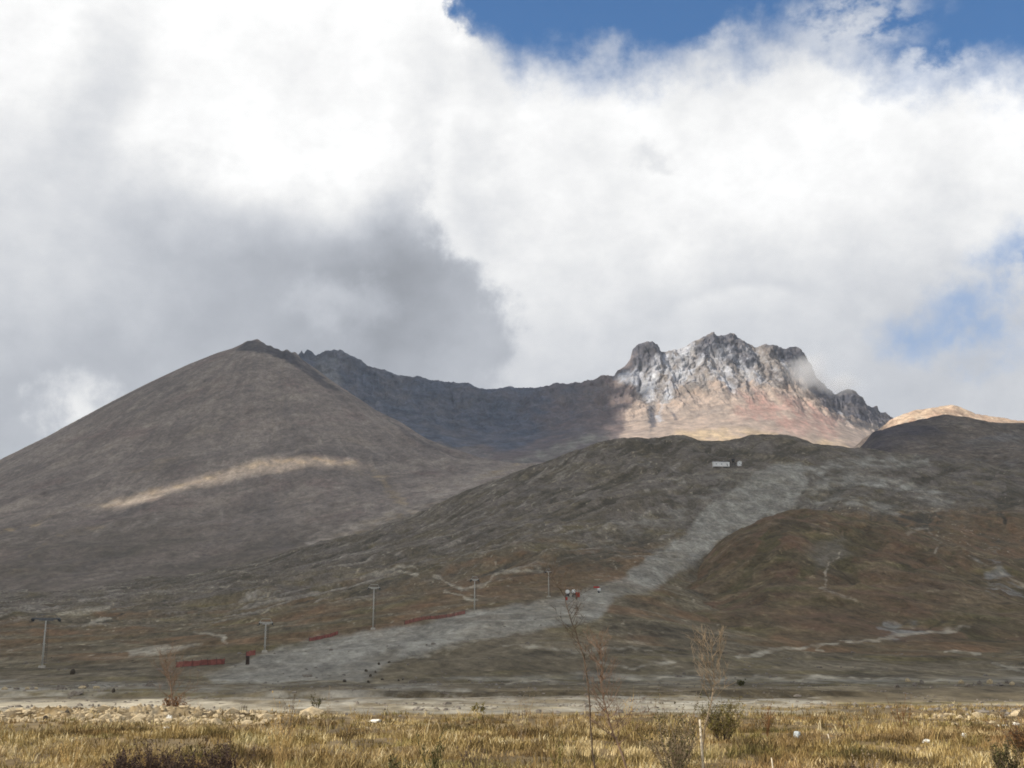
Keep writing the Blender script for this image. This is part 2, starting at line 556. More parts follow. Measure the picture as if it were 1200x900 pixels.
far = sstep(230, 600, bY)
rel = near_relief(bX, bY) * (1 - sstep(150, 260, bY))
gul = ridged(bX / 330 + .35 * fbm(bX / 400, bY / 400, 3, 5), bY / 900, 4, 40) - .62
rel = rel + far * (fbm(bX / 160, bY / 190, 6, 50) * 5.0 * sstep(300, 900, bY) + gul * 26 * sstep(500, 1300, bY) * (1 - .75 * sstep(2050, 2200, bY)) + fbm(bX / 26, bY / 34, 4, 61) * .9)
rel = rel + sstep(80, 130, bY) * (1 - sstep(230, 500, bY)) * fbm(bX / 14, bY / 10, 4, 66) * .35
# rolling swells on the lower slope, and the terrace edges crossing it
rel = rel + sstep(240, 340, bY) * (1 - sstep(700, 1000, bY)) * fbm(bX / 90, bY / 45, 4, 71) * 2.4
ra = bX * .87 - bY * .49; rb = bX * .49 + bY * .87
rw = 22 * fbm(bX / 130, bY / 130, 4, 301)
rel = rel + (ridged((ra + rw) / 62, rb / 420, 4, 302, .6) - .62) * 7 * sstep(620, 1000, bY) * (1 - .7 * sstep(2000, 2200, bY)) + (ridged((ra + rw) / 20, rb / 120, 3, 303, .6) - .62) * 1.6 * sstep(450, 800, bY)
bZ = bZ + rel


def ground_z(X, Y):
    X = np.asarray(X, float); Y = np.asarray(Y, float)
    fu = np.clip((X / Y - UG[0]) / (UG[1] - UG[0]), 0, NU - 1.001); ci = fu.astype(int); cf = fu - ci
    ri = np.clip(np.searchsorted(bD, Y) - 1, 0, len(bD) - 2); rf = np.clip((Y - bD[ri]) / (bD[ri + 1] - bD[ri]), 0, 1)
    return (bZ[ri, ci] * (1 - cf) + bZ[ri, ci + 1] * cf) * (1 - rf) + (bZ[ri + 1, ci] * (1 - cf) + bZ[ri + 1, ci + 1] * cf) * rf


def hit(px, py, d0=20.0):
    """where a sight line first meets the ground"""
    u, v = ray(px, py)
    Ds = np.concatenate([np.arange(d0, 260, .5), np.arange(260, 2400, 2.0)])
    g = ground_z(u * Ds, Ds) - (EYE + v * Ds)
    k = np.argmax(g >= 0) if (g >= 0).any() else np.argmin(-g)
    D = Ds[k]
    return float(u * D), float(D), float(ground_z(u * D, D))


# ---- what covers the ground
pxb, pyb = sight(bX, bY, bZ)
wob = fbm(bX / 60, bY / 60, 5, 80)
wx = pxb + 11 * fbm(bX / (bY * .03 + 3), bY / (bY * .05 + 5), 6, 81, .6) * sstep(60, 200, bY)
wy = pyb + 4.5 * fbm(bX / (bY * .03 + 3) + 9, bY / (bY * .05 + 5), 6, 82, .6) * sstep(60, 200, bY)


def soft_poly(poly, soft=4.0, x=None, y=None):
    d = poly_in(wx if x is None else x, wy if y is None else y, poly)
    return sstep(-soft, soft, d)


def soft_line(pts, w, soft=1.5):
    d = seg_dist(wx + 5 * perlin(wx / 19.0, wy / 7.0, 3), wy + 2 * perlin(wx / 15.0, wy / 9.0, 4), pts)
    brk = .5 + .5 * np.clip(.5 + 1.6 * perlin(wx / 17.0, wy / 5.0, int(pts[0][0]) % 97), 0, 1)
    return (1 - sstep(0, w * .5 + soft * 1.3, d)) * brk


zero = np.zeros_like(bX)
gravel = np.maximum.reduce([
    soft_poly([(238, 792), (300, 770), (330, 758), (420, 740), (500, 727), (560, 716), (640, 702), (690, 690), (730, 672), (770, 648), (800, 622), (835, 590), (866, 566), (886, 552), (912, 544), (938, 543), (948, 552), (942, 572), (925, 596), (880, 618), (845, 634), (828, 648), (800, 668), (770, 690), (722, 700), (700, 724), (640, 738), (560, 750), (500, 764), (455, 778), (430, 800), (330, 806), (245, 800)], 7),
    soft_line([(935, 556), (975, 548), (1030, 543), (1085, 540)], 14, 7) * .9, soft_line([(945, 572), (990, 562), (1045, 566), (1090, 578), (1112, 592)], 15, 7) * .95, soft_line([(940, 592), (985, 584), (1050, 596)], 11, 7) * .75, soft_line([(790, 566), (850, 557), (905, 550)], 8, 6) * .5, soft_line([(700, 640), (770, 610), (830, 585), (870, 560)], 26, 14) * .5,
    soft_poly([(340, 812), (480, 800), (620, 813), (800, 812), (960, 814), (985, 826), (930, 835), (600, 838), (420, 838), (330, 830)], 3),
    soft_poly([(-200, 800), (120, 798), (330, 806), (360, 826), (250, 830), (-200, 824)], 4) * .8,
    soft_poly([(1030, 726), (1075, 728), (1090, 742), (1050, 750), (1030, 745)], 4),
    soft_poly([(1140, 650), (1165, 655), (1200, 682), (1200, 700), (1160, 696)], 5) * .8,
    soft_poly([(470, 795), (700, 786), (980, 795), (1210, 790), (1210, 806), (960, 803), (700, 806)], 5) * .55])
pale = np.maximum.reduce([
    soft_line([(868, 770), (905, 763), (940, 759), (1000, 752), (1060, 745), (1100, 740), (1140, 737)], 5),
    soft_line([(590, 757), (625, 757), (660, 763), (700, 766)], 3) * .8, soft_line([(690, 762), (740, 758), (772, 766), (786, 776), (740, 780), (700, 778)], 4) * .8,
    soft_line([(418, 677), (450, 672), (475, 663), (487, 668), (488, 674), (470, 671), (440, 676)], 4),
    soft_line([(512, 674), (530, 684), (548, 692), (575, 680), (588, 669), (610, 669), (640, 670)], 4),
    soft_line([(522, 692), (545, 700), (560, 703)], 3), soft_line([(95, 732), (130, 726)], 4), soft_line([(228, 741), (248, 744), (272, 752)], 3.5),
    soft_poly([(148, 768), (150, 762), (195, 755), (235, 755), (190, 768)], 4) * .8, soft_poly([(60, 720), (135, 708), (128, 716), (75, 724)], 3) * .7,
    soft_line([(-50, 706), (60, 690), (180, 673), (300, 672)], 2.5) * .6, soft_line([(225, 690), (260, 688), (300, 678)], 2.5) * .7,
    soft_line([(968, 686), (972, 664), (982, 648)], 4) * .7, soft_line([(966, 690), (985, 698), (1008, 706)], 4) * .6,
    soft_line([(1106, 764), (1150, 767)], 3), soft_line([(1165, 780), (1200, 785), (1240, 788)], 4), soft_line([(1138, 652), (1170, 668), (1210, 690)], 4) * .6,
    soft_line([(770, 562), (830, 553), (880, 550), (930, 543)], 4) * .55, soft_line([(848, 562), (868, 564)], 3) * .7,
    soft_line([(1000, 556), (1060, 564), (1095, 580), (1112, 592)], 4) * .7, soft_line([(1050, 596), (1090, 598), (1108, 596)], 4) * .6,
    soft_line([(1060, 620), (1085, 618), (1098, 635), (1092, 645)], 5) * .6, soft_line([(700, 708), (660, 720), (600, 742), (540, 758), (480, 770)], 3.5) * .6,
    soft_line([(680, 648), (640, 662), (600, 668)], 2.5) * .5, soft_line([(690, 796), (830, 794), (950, 795), (1100, 797), (1250, 798)], 3.5) * .8, soft_line([(590, 801), (640, 799), (690, 800)], 3) * .7,
    soft_poly([(-60, 826), (30, 822), (100, 820), (250, 820), (340, 830), (360, 840), (280, 852), (160, 850), (30, 850), (-60, 846)], 4),
    soft_poly([(1080, 826), (1230, 822), (1230, 834), (1100, 836)], 4) * .8])
gravel = gravel * np.where(bY < 240, np.clip(.62 + .9 * fbm(bX / 6, bY / 11, 5, 89, .6), .1, 1), 1)
gravel = np.clip(gravel * (.95 + .55 * fbm(bX / 22, bY / 90, 5, 88, .62)), 0, 1)
ra = bX * .87 - bY * .49; rb = bX * .49 + bY * .87
rw = 22 * fbm(bX / 130, bY / 130, 4, 301)
rib = ridged((ra + rw) / 62, rb / 420, 4, 302, .6)
rib2 = ridged((ra + rw) / 20, rb / 120, 3, 303, .6)
up_ = sstep(620, 1000, bY)
leftish = 1 - sstep(.14, .22, bX / bY)
ribs_pale = np.clip(sstep(.62, .92, rib * .6 + rib2 * .4 + .22 * fbm(bX / 120, bY / 160, 4, 304)) * up_ * (.35 + .65 * leftish), 0, 1)
chan = np.clip(sstep(.52, .30, rib * .65 + rib2 * .35 + .2 * fbm(bX / 140, bY / 170, 4, 305)) * up_, 0, 1)
speck = np.clip(sstep(.25, .7, fbm(bX / 5, bY / 19, 3, 306)) * sstep(0, .5, fbm(bX / 60, bY / 90, 4, 307) + .2) * sstep(300, 420, bY), 0, 1) * .8
hi = sstep(640, 1500, bY)                                   # stony ground higher up
patchy = fbm(bX / 45, bY / 80, 5, 90)
streak = fbm(bX / 70 + bY / 160, bY / 420 - bX / 500, 5, 91)
stony = (1 - .8 * soft_poly([(900, 612), (980, 598), (1100, 596), (1200, 596), (1300, 596), (1300, 760), (900, 760)], 16)) * np.clip(hi * .75 + .5 * patchy * sstep(400, 900, bY) + .35 * streak * hi, 0, 1)
rust = np.clip(.45 + 1.3 * fbm(bX / 75, bY / 60, 4, 95), 0, 1) * sstep(300, 420, bY) * (1 - .8 * hi)
rust = np.maximum(rust, soft_poly([(900, 612), (980, 598), (1100, 596), (1200, 596), (1300, 596), (1300, 760), (900, 760)], 16) * .85)
rust = np.maximum(rust, soft_poly([(480, 690), (580, 665), (690, 640), (780, 640), (740, 690), (640, 700), (520, 712)], 14) * .75)
lines = np.clip(sstep(.25, .6, fbm(bX / 120, bY / 16, 4, 97)) * sstep(250, 330, bY) * (1 - sstep(800, 1200, bY)), 0, 1) * .5
scarp = sstep(166.5, 167.5, bY + 2 * perlin(bX / 5, bX * 0, 98)) * (1 - sstep(173, 178, bY)) * sstep(-25, -12, bX) * (1 - sstep(42, 52, bX))
straw = 1 - sstep(76, 90, bY + 8 * fbm(bX / 8, bY / 8, 3, 99))
straw = np.maximum(straw, sstep(14, 30, bX + 6 * fbm(bX / 9, bY / 9, 3, 100)) * (1 - sstep(105, 130, bY)))

foothill_mat = ground_mat('hill_ground', [(S(124, 113, 93), S(102, 92, 72), .012, (1, 2), 0),
                          (S(150, 138, 112), .6, .05, (3, 1), 62, .5, .66),
                          (S(70, 64, 52), .6, .035, (3, 1), 58, .5, .64),
                          (S(124, 112, 70), .5, .03, (2, 1), 10, .5, .64),
                          (S(156, 145, 120), .5, .11, (1, 2.6), -12, .54, .64),
                          (S(68, 62, 50), .5, .13, (1, 3), 10, .53, .64)],
                          [('rust', S(130, 104, 78), S(106, 90, 66), .05, .08, 1.0),
                           ('stony', S(128, 119, 108), S(96, 88, 77), .035, .05, 1.5),
                           ('chan', S(80, 74, 62), S(92, 84, 68), .05, .1, .9),
                           ('ribs_pale', S(164, 155, 140), S(134, 127, 114), .08, .12, 1.0),
                           ('speck', S(186, 174, 150), S(164, 152, 128), .2, .3, .9),
                           ('lines', S(165, 155, 132), S(140, 132, 112), .2, .2, .9),
                           ('gravel', S(170, 165, 151), S(142, 137, 125), .05, .06, 1.0),
                           ('pale', S(188, 178, 156), S(164, 156, 138), .12, .16, 1.0),
                           ('scarp', S(66, 58, 44), S(84, 74, 54), .7, 1.5, .8),
                           ('straw', S(136, 116, 82), S(100, 85, 62), .8, .9, .7)], .55, (.5, .6), tint=.23, fall=3.4)
allA = dict(ribs_pale=ribs_pale, chan=chan, speck=speck, rust=rust, stony=stony, lines=lines, gravel=gravel, pale=pale, scarp=scarp, straw=straw)

# the slope, the ski piste and the plain are one surface, cut into three along the piste and the plain's edge
faces = grid_faces(*bX.shape)
V = np.stack([bX, bY, bZ], -1).reshape(-1, 3)
fp = (gravel.ravel()[faces].mean(1) > .5) & (V[faces[:, 0], 1] > 200)
fn = (V[faces[:, 0], 1] < 205) & ~fp
# vertex normals of the whole sheet keep the cut invisible
du = np.gradient(np.stack([bX, bY, bZ], -1), axis=1); dv = np.gradient(np.stack([bX, bY, bZ], -1), axis=0)
Nn = np.cross(du, dv).reshape(-1, 3); Nn /= np.linalg.norm(Nn, axis=1, keepdims=True)
for nm, sel in (('plain', fn), ('ski_piste', fp), ('foothill', ~(fn | fp))):
    fs = faces[sel]; idx = np.unique(fs); rm = np.zeros(len(V), np.int64); rm[idx] = np.arange(len(idx))
    me = mesh_np(nm, V[idx], rm[fs], True, foothill_mat, {k: v.ravel()[idx] for k, v in allA.items()})
    me.normals_split_custom_set_from_vertices(Nn[idx].astype(np.float32))
    tag(link(nm, me), kind='structure')

# ---- land all round, out to the horizon
mb = MB(); n = 96
mb.add([(0, 0, -.9)] + [(14000 * math.cos(2 * math.pi * k / n), 14000 * math.sin(2 * math.pi * k / n), -.9) for k in range(n)],
       [(0, k + 1, (k + 1) % n + 1) for k in range(n)])
steppe_mat = ground_mat('steppe_ground', [(S(112, 103, 80), S(95, 86, 62), .004, (1, 1), 0)], [], .3)
tag(mb.build('steppe', steppe_mat), kind='structure')

# ---- grassy spur in front of the piste
knoll = [
    ['smooth', 14] + [(x, y, 380) for x, y in ((-300, 900), (560, 900), (640, 800), (700, 786), (1000, 790), (1200, 790), (1500, 790))],
    ['smooth', 14] + [(x, y, 500) for x, y in ((-300, 900), (560, 890), (620, 790), (690, 752), (760, 744), (830, 742), (900, 742), (1000, 744), (1200, 748), (1500, 752))],
    ['smooth', 12] + [(x, y, 700) for x, y in ((-300, 900), (560, 880), (640, 770), (700, 727), (760, 711), (830, 694), (900, 680), (1000, 676), (1100, 684), (1200, 690), (1500, 700))],
    ['smooth', 9] + [(x, y, 1000) for x, y in ((-300, 900), (560, 860), (640, 770), (690, 728), (722, 706), (765, 692), (795, 674), (822, 650), (845, 630), (872, 614), (905, 602), (950, 597), (1000, 602), (1050, 612), (1100, 628), (1150, 650), (1200, 662), (1300, 670), (1500, 690))],
    ('back', 130, -14), ('back', 200, -40), ('back', 200, -60)]
kX, kY, kZ = sweep(knoll, [24, 50, 90, 10, 6, 3], UG)
kZ = kZ + (ridged((kX * .95 - kY * .3 + 14 * fbm(kX / 70, kY / 70, 4, 158)) / 46, kY / 300, 4, 159, .6) - .62) * 5.5 * sstep(450, 700, kY) + sstep(380, 520, kY) * (fbm(kX / 110, kY / 130, 5, 150) * 4.0 + fbm(kX / 20, kY / 26, 4, 151) * .7 + (ridged(kX / 210, kY / 700, 4, 152) - .62) * 20 * sstep(480, 760, kY) * (1 - .6 * sstep(950, 1000, kY)))
kpx, kpy = sight(kX, kY, kZ)
wx = kpx + 7 * fbm(kX / 30, kY / 45, 4, 153); wy = kpy + 4 * fbm(kX / 30 + 7, kY / 45, 4, 154)
ka = kX * .95 - kY * .3
krib = ridged((ka + 14 * fbm(kX / 70, kY / 70, 4, 158)) / 46, kY / 300, 4, 159, .6)
kchan = np.clip(sstep(.54, .30, krib + .2 * fbm(kX / 60, kY / 90, 4, 160)), 0, 1) * .9
kspeck = np.clip(sstep(.25, .7, fbm(kX / 5, kY / 17, 3, 161)) * sstep(0, .5, fbm(kX / 50, kY / 70, 4, 162) + .25), 0, 1) * .7
krust = np.clip(.5 + 1.2 * fbm(kX / 90, kY / 70, 5, 155) + .25 * soft_poly([(780, 690), (840, 640), (940, 600), (1080, 620), (1120, 700), (900, 720)], 20), 0, 1)
kstony = np.clip(.35 * soft_poly([(940, 640), (985, 628), (1000, 650), (960, 668)], 9) * 2 + sstep(.3, .8, fbm(kX / 50, kY / 70, 5, 156)) * .45, 0, 1)
kpale = np.maximum.reduce([soft_line([(968, 686), (972, 664), (982, 648)], 4) * .75, soft_line([(966, 690), (985, 698), (1008, 706)], 4) * .65,
                           soft_line([(1060, 624), (1085, 620), (1098, 635), (1092, 648)], 5) * .65, soft_line([(1138, 652), (1170, 668), (1210, 690)], 4) * .7,
                           soft_line([(868, 770), (905, 763), (940, 759), (1000, 752), (1060, 745), (1100, 740), (1140, 737)], 5),
                           soft_line([(800, 745), (870, 735), (960, 738)], 2) * .4])
kgrav = np.clip(.55 + 1.3 * fbm(kX / 14, kY / 22, 4, 157), 0, 1) * np.maximum(soft_poly([(1030, 726), (1075, 728), (1090, 742), (1050, 750), (1030, 745)], 4), soft_poly([(1140, 650), (1165, 655), (1200, 682), (1200, 700), (1160, 696)], 5) * .8)
knoll_mat = ground_mat('spur_ground', [(S(122, 106, 84), S(104, 92, 70), .02, (1, 2), 0),
                       (S(148, 130, 96), .6, .04, (2, 1), 20, .5, .64), (S(76, 66, 52), .7, .035, (1, 2), 15, .5, .64),
                       (S(110, 106, 66), .5, .03, (2, 1), 0, .5, .64), (S(146, 132, 106), .45, .12, (1, 2.6), -10, .54, .64), (S(72, 64, 50), .5, .14, (1, 3), 12, .53, .64)],
                       [('rust', S(118, 94, 74), S(98, 84, 64), .05, .06, 1.1), ('chan', S(82, 72, 56), S(98, 90, 64), .06, .1, .9), ('stony', S(140, 132, 118), S(116, 108, 94), .06, .06, 1.2), ('speck', S(158, 142, 112), S(136, 124, 92), .2, .3, .8),
                        ('gravel', S(160, 158, 150), S(138, 136, 130), .08, .1, .8), ('pale', S(188, 176, 154), S(166, 156, 136), .12, .12, .8)], .55, (.5, .6), tint=.23, fall=3.0)
land('grassy_spur', kX, kY, kZ, knoll_mat, dict(rust=krust, stony=kstony, pale=kpale, gravel=kgrav, chan=kchan, speck=kspeck))

# ---- the scree cone on the left
_ce = lambda x, y: y + (6 if 255 <= x <= 330 else 3 if 220 <= x <= 345 else 0)   # the crest rounds over, so its outline stands a little above the row
cone = [  # apron rows, then the crest
    ['smooth', 30] + [(x, y, 1500) for x, y in ((-400, 745), (0, 740), (200, 730), (400, 715), (560, 700), (760, 690), (1500, 800))],
    ['smooth', 30] + [(x, y, 2100) for x, y in ((-400, 700), (0, 684), (200, 678), (400, 664), (500, 640), (600, 622), (760, 605), (1500, 760))],
    ['smooth', 30] + [(x, y, 2600) for x, y in ((-400, 672), (-100, 655), (0, 645), (200, 638), (400, 625), (500, 604), (600, 580), (700, 560), (760, 560), (1500, 720))],
    ['smooth', 30] + [(x, y, 3100) for x, y in ((-400, 650), (-100, 628), (0, 612), (200, 595), (300, 588), (400, 587), (500, 579), (600, 562), (700, 545), (760, 545), (1500, 700))],
    ['smooth', 30] + [(x, y, 3600) for x, y in ((-400, 655), (-200, 628), (-100, 603), (0, 578), (100, 554), (200, 534), (300, 525), (400, 530), (500, 546), (560, 552), (620, 549), (760, 542), (1500, 700))],
    ['smooth', 1] + [(x, _ce(x, y), D) for x, y, D in ((-500, 790, 4700), (-200, 642, 4750), (0, 546, 4800), (60, 516, 4850), (120, 483, 4900), (170, 458, 4950), (220, 432, 5000), (255, 415, 5000), (272, 410, 5000), (283, 405, 5000), (289, 401, 5000), (295, 401, 5000), (299, 399, 5000), (303, 399, 5000), (305, 402, 4990), (309, 403, 4990), (312, 407, 4980), (317, 406, 4970), (321, 410, 4970), (326, 410, 4960), (330, 414, 4950), (336, 413, 4940), (341, 418, 4930), (346, 419, 4920), (352, 427, 4880), (372, 441, 4800), (400, 460, 4700), (440, 486, 4550), (470, 501, 4450), (500, 519, 4300), (522, 529, 4250), (560, 540, 4150), (600, 546, 4100), (700, 548, 4080), (760, 548, 4080), (1500, 700, 4080))],
    ('back', 250, -110), ('back', 900, -500)]
cX, cY, cZ = sweep(cone, [16, 40, 46, 60, 120, 10, 4], UG)
crest = 1 - np.abs(cY - cY[sum([16, 40, 46, 60, 120])][None, :]) / 350
crest = np.clip(crest, 0, 1)
# shallow gullies running down from the tip
tipx, tipy = at(300, 399, 5000)[0], 5000.0
ang = np.arctan2(cX - tipx, tipy - cY + 250); rad = np.hypot(cX - tipx, cY - tipy)
g1 = fbm(ang * 14 + .3 * fbm(cX / 300, cY / 300, 3, 7), rad / 2600, 5, 170)
cZ = cZ + (g1 * 12 * sstep(200, 1200, rad) + fbm(cX / 240, cY / 240, 5, 171) * 10 * sstep(300, 1200, rad)) * (1 - .85 * crest) * sstep(1500, 2200, cY)
jag = sstep(at(276, 405, 5000)[0], at(292, 405, 5000)[0], cX) * (1 - sstep(at(372, 440, 4800)[0], at(400, 460, 4700)[0], cX)) * sstep(.55, .95, crest)
cZ = cZ + jag * np.clip(fbm(cX / 30, cY / 70, 4, 178, .65) * 40 - 9, -16, 4)
crib = ridged(ang * 26 + .25 * fbm(cX / 160, cY / 160, 4, 179), rad / 1500, 4, 180, .6)
cZ = cZ + (crib - .62) * 6 * sstep(150, 900, rad) * (1 - .9 * crest) * sstep(1600, 2300, cY)
cpx, cpy = sight(cX, cY, cZ)
apron = 1 - sstep(2500, 3300, cY + 350 * fbm(cX / 500, cY / 500, 4, 172))
wx = cpx + 6 * fbm(cX / 90, cY / 120, 4, 173); wy = cpy + 3 * fbm(cX / 90 + 5, cY / 120, 4, 174)
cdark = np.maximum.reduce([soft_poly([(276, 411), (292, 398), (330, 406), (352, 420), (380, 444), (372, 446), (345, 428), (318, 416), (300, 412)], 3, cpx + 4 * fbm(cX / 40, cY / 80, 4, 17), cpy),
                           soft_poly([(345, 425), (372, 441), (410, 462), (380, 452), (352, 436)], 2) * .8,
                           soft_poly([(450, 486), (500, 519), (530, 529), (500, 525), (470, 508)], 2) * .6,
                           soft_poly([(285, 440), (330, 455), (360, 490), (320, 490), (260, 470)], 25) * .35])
cchan = np.clip(sstep(.48, .28, crib + .35 * fbm(cX / 240, cY / 300, 4, 181)), 0, 1) * .45
cedge = soft_line([(370, 637), (420, 618), (460, 603), (510, 584), (560, 561), (600, 546), (640, 531)], 15, 8) * .95
cribp = np.clip(sstep(.72, .98, crib + .4 * fbm(cX / 300, cY / 300, 4, 182)), 0, 1) * .5
fl = np.clip(sstep(.05, .8, fbm(cX / 420 - cY / 900, cY / 260 + cX / 700, 5, 177)), 0, 1)
cpale_sunlit = np.maximum.reduce([soft_line([(105, 594), (160, 580), (235, 562), (270, 551), (300, 542), (340, 540), (420, 541)], 9, 6) * .4,  # this stripe paints the sunlit streak's gold into the scree colour
                           soft_line([(-40, 632), (0, 623), (40, 615)], 6) * .6, soft_line([(30, 615), (90, 592), (180, 575)], 4, 5) * .3,  # first stripe: the low sunlit patch, also laid into the colour
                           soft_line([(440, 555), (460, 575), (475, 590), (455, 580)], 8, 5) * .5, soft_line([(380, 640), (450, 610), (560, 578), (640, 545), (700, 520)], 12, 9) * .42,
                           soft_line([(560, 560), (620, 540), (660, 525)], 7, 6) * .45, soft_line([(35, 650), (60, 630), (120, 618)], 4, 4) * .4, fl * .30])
cone_mat = ground_mat('scree_ground', [(S(152, 139, 127), S(128, 117, 107), .0035, (2, 1), 40),
                      (S(172, 158, 142), .55, .008, (5, 1), 58, .5, .66), (S(104, 96, 89), .6, .006, (4, 1), 55, .5, .66), (S(130, 108, 100), .5, .005, (1, 1), 0, .52, .68),
                      (S(166, 152, 137), .45, .03, (4, 1), 60, .53, .68), (S(100, 92, 85), .45, .03, (3, 1), 50, .53, .68)],
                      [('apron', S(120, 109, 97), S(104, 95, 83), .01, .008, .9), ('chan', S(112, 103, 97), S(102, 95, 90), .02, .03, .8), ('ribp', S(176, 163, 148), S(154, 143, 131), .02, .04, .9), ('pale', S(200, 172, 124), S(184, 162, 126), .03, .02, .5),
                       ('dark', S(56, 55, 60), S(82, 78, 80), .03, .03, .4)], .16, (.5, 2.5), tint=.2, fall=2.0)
land('scree_cone', cX, cY, cZ, cone_mat, dict(apron=apron, pale=cpale_sunlit, dark=cdark, chan=cchan, ribp=np.maximum(cribp, cedge)))

# ---- crater wall and the snowy summit
sky_l = [(240, 470), (290, 430), (310, 408), (322, 408), (330, 412), (338, 413), (346, 417), (350, 416), (353, 411), (356, 416), (360, 410), (364, 412), (370, 417), (380, 412), (390, 410), (400, 412), (410, 417), (420, 421), (430, 428), (445, 434), (460, 438), (475, 441), (490, 443), (505, 446), (520, 447), (535, 448), (549, 449), (560, 454), (570, 457), (585, 456), (600, 455), (620, 456), (638, 455), (650, 450), (665, 450), (690, 447), (704, 441), (720, 440), (726, 433), (733, 428), (739, 421), (742, 409), (748, 404), (757, 403), (766, 401), (770, 405), (774, 412), (782, 413), (790, 411), (800, 409), (808, 404), (815, 399), (824, 395), (834, 392), (840, 394), (848, 394), (856, 392), (861, 391), (864, 396), (872, 400), (880, 404), (887, 407), (896, 404), (905, 405), (915, 407), (926, 407), (938, 410), (944, 418), (950, 432), (958, 446), (968, 455), (978, 463), (990, 458), (998, 459), (1008, 467), (1016, 474), (1024, 478), (1028, 476), (1032, 482), (1040, 488), (1050, 494), (1080, 510), (1150, 560), (1400, 700)]
NS = 1500
US = np.linspace(ray(235, 470)[0], ray(1130, 500)[0], NS)
wall = [
    ['smooth', 20] + [(x, y, 4300) for x, y in ((0, 640), (400, 610), (800, 610), (1200, 640))],
    ['smooth', 20] + [(x, y, 4750) for x, y in ((200, 575), (320, 565), (480, 552), (560, 548), (620, 545), (680, 538), (720, 531), (760, 527), (850, 527), (950, 532), (1010, 535), (1100, 548), (1200, 580))],
    ['smooth', 16] + [(x, y, 5250) for x, y in ((200, 520), (330, 500), (400, 495), (480, 502), (560, 515), (620, 515), (680, 502), (740, 496), (800, 485), (870, 474), (930, 477), (980, 498), (1030, 516), (1100, 540), (1200, 575))],
    ['smooth', 10] + [(x, y, 5650) for x, y in ((200, 500), (330, 462), (390, 450), (450, 466), (520, 480), (580, 490), (640, 484), (690, 474), (720, 468), (760, 455), (800, 445), (850, 432), (900, 436), (940, 452), (980, 480), (1030, 502), (1100, 530), (1200, 570))],
    ['smooth', 1] + [(x, y, 6000) for x, y in sky_l],
    ('back', 260, -160), ('back', 1300, -900)]
SW = [10, 60, 90, 90, 12, 4]
sX, sY, sZ = sweep(wall, SW, US)
rc = sum(SW[:4])
crestrow = np.arange(sX.shape[0])[:, None]
toc = np.clip((crestrow - SW[0] - 20) / (rc - SW[0] - 20), 0, 1.0)           # 0 at the foot, 1 at the crest
pxs, pys = sight(sX, sY, sZ)
summ = sstep(690, 780, pxs)
ribs = ridged(sX / 210 + .25 * fbm(sX / 120, sZ / 160, 3, 201), sZ / 900, 5, 200, .55) - .6
ribs2 = ridged(sX / 60 + .3 * fbm(sX / 50, sZ / 60, 3, 203), sZ / 260, 4, 202, .55) - .6
rough = fbm(sX / 70, sZ / 70, 5, 204, .6)
env = sstep(.05, .5, toc) * np.where(crestrow > rc, .4, 1)
crag = summ * sstep(.35, .85, toc)
push = (ribs * 105 + ribs2 * 22) * env * (.6 + .4 * summ) + rough * 18 * env + crag * fbm(sX / 34, sZ / 38, 5, 205, .6) * 15
sY2 = sY - push
edgef = np.exp(-((crestrow - rc) / 7.0) ** 2)
sZ2 = sZ + fbm(sX / 26, sY / 26, 4, 206, .6) * (2.0 + 4.5 * summ) * edgef + (1 - edgef) * rough * 10 * env
sX2 = US[None, :] * sY        # ribs push straight towards the valley
pxs, pys = sight(sX2, sY, sZ)
wx = pxs + 4 * fbm(sX / 60, sZ / 60, 5, 210); wy = pys + 4 * fbm(sX / 60 + 3, sZ / 60, 5, 211)
slope_n = fbm(sX / 55, sZ / 110, 5, 212, .6)
veins = ridged(sX / 95 + (sZ - 1400) / 260 * np.sign(sX - at(820, 450, 6000)[0]) * .8, sZ / 420, 4, 213)
snow_z = np.maximum(soft_poly([(720, 441), (745, 428), (785, 411), (812, 402), (832, 412), (826, 428), (808, 440), (790, 454), (780, 474), (768, 476), (748, 456)], 8),
                    .62 * soft_poly([(800, 404), (880, 402), (918, 412), (930, 432), (915, 452), (880, 448), (862, 458), (838, 446), (806, 450)], 9))
snow = np.clip(snow_z * (.5 + .6 * np.clip((veins - .55) * 2.2, -.4, .7) + .45 * slope_n - .45 * np.clip(ribs * 1.5, -.3, .6)) , 0, 1)
snow = np.maximum.reduce([snow, soft_line([(724, 440), (745, 446), (765, 438), (785, 426), (800, 414)], 9, 5) * .75, soft_line([(745, 446), (765, 462), (778, 470)], 4, 4) * .75, soft_line([(806, 440), (790, 455), (778, 472), (772, 492)], 4, 3) * .75,
                          soft_line([(832, 424), (838, 434), (850, 446), (860, 456)], 3.5, 3) * .8, soft_line([(880, 420), (888, 436), (892, 446)], 4, 3) * .6, soft_line([(985, 485), (1000, 496)], 4, 4) * .6])
band = soft_poly([(760, 500), (772, 470), (800, 456), (850, 452), (900, 450), (950, 460), (985, 484), (1022, 505), (1025, 560), (700, 560), (712, 520), (742, 515)], 14, wx + 8 * fbm(sX / 45, sZ / 60, 4, 223), wy + 18 * fbm(sX / 40, sZ / 120, 5, 224))
warm = np.clip(band + soft_poly([(728, 520), (734, 475), (757, 468), (760, 500), (750, 520)], 5), 0, 1)
red = soft_poly([(865, 458), (900, 455), (945, 470), (990, 490), (980, 515), (900, 505), (860, 490)], 14) * np.clip(.7 + 1.2 * slope_n, 0, 1)
ochre = soft_poly([(790, 505), (860, 500), (930, 512), (1010, 520), (1010, 560), (770, 560)], 8) * np.clip(.75 + 1.0 * fbm(sX / 90, sZ / 70, 4, 215), 0, 1)
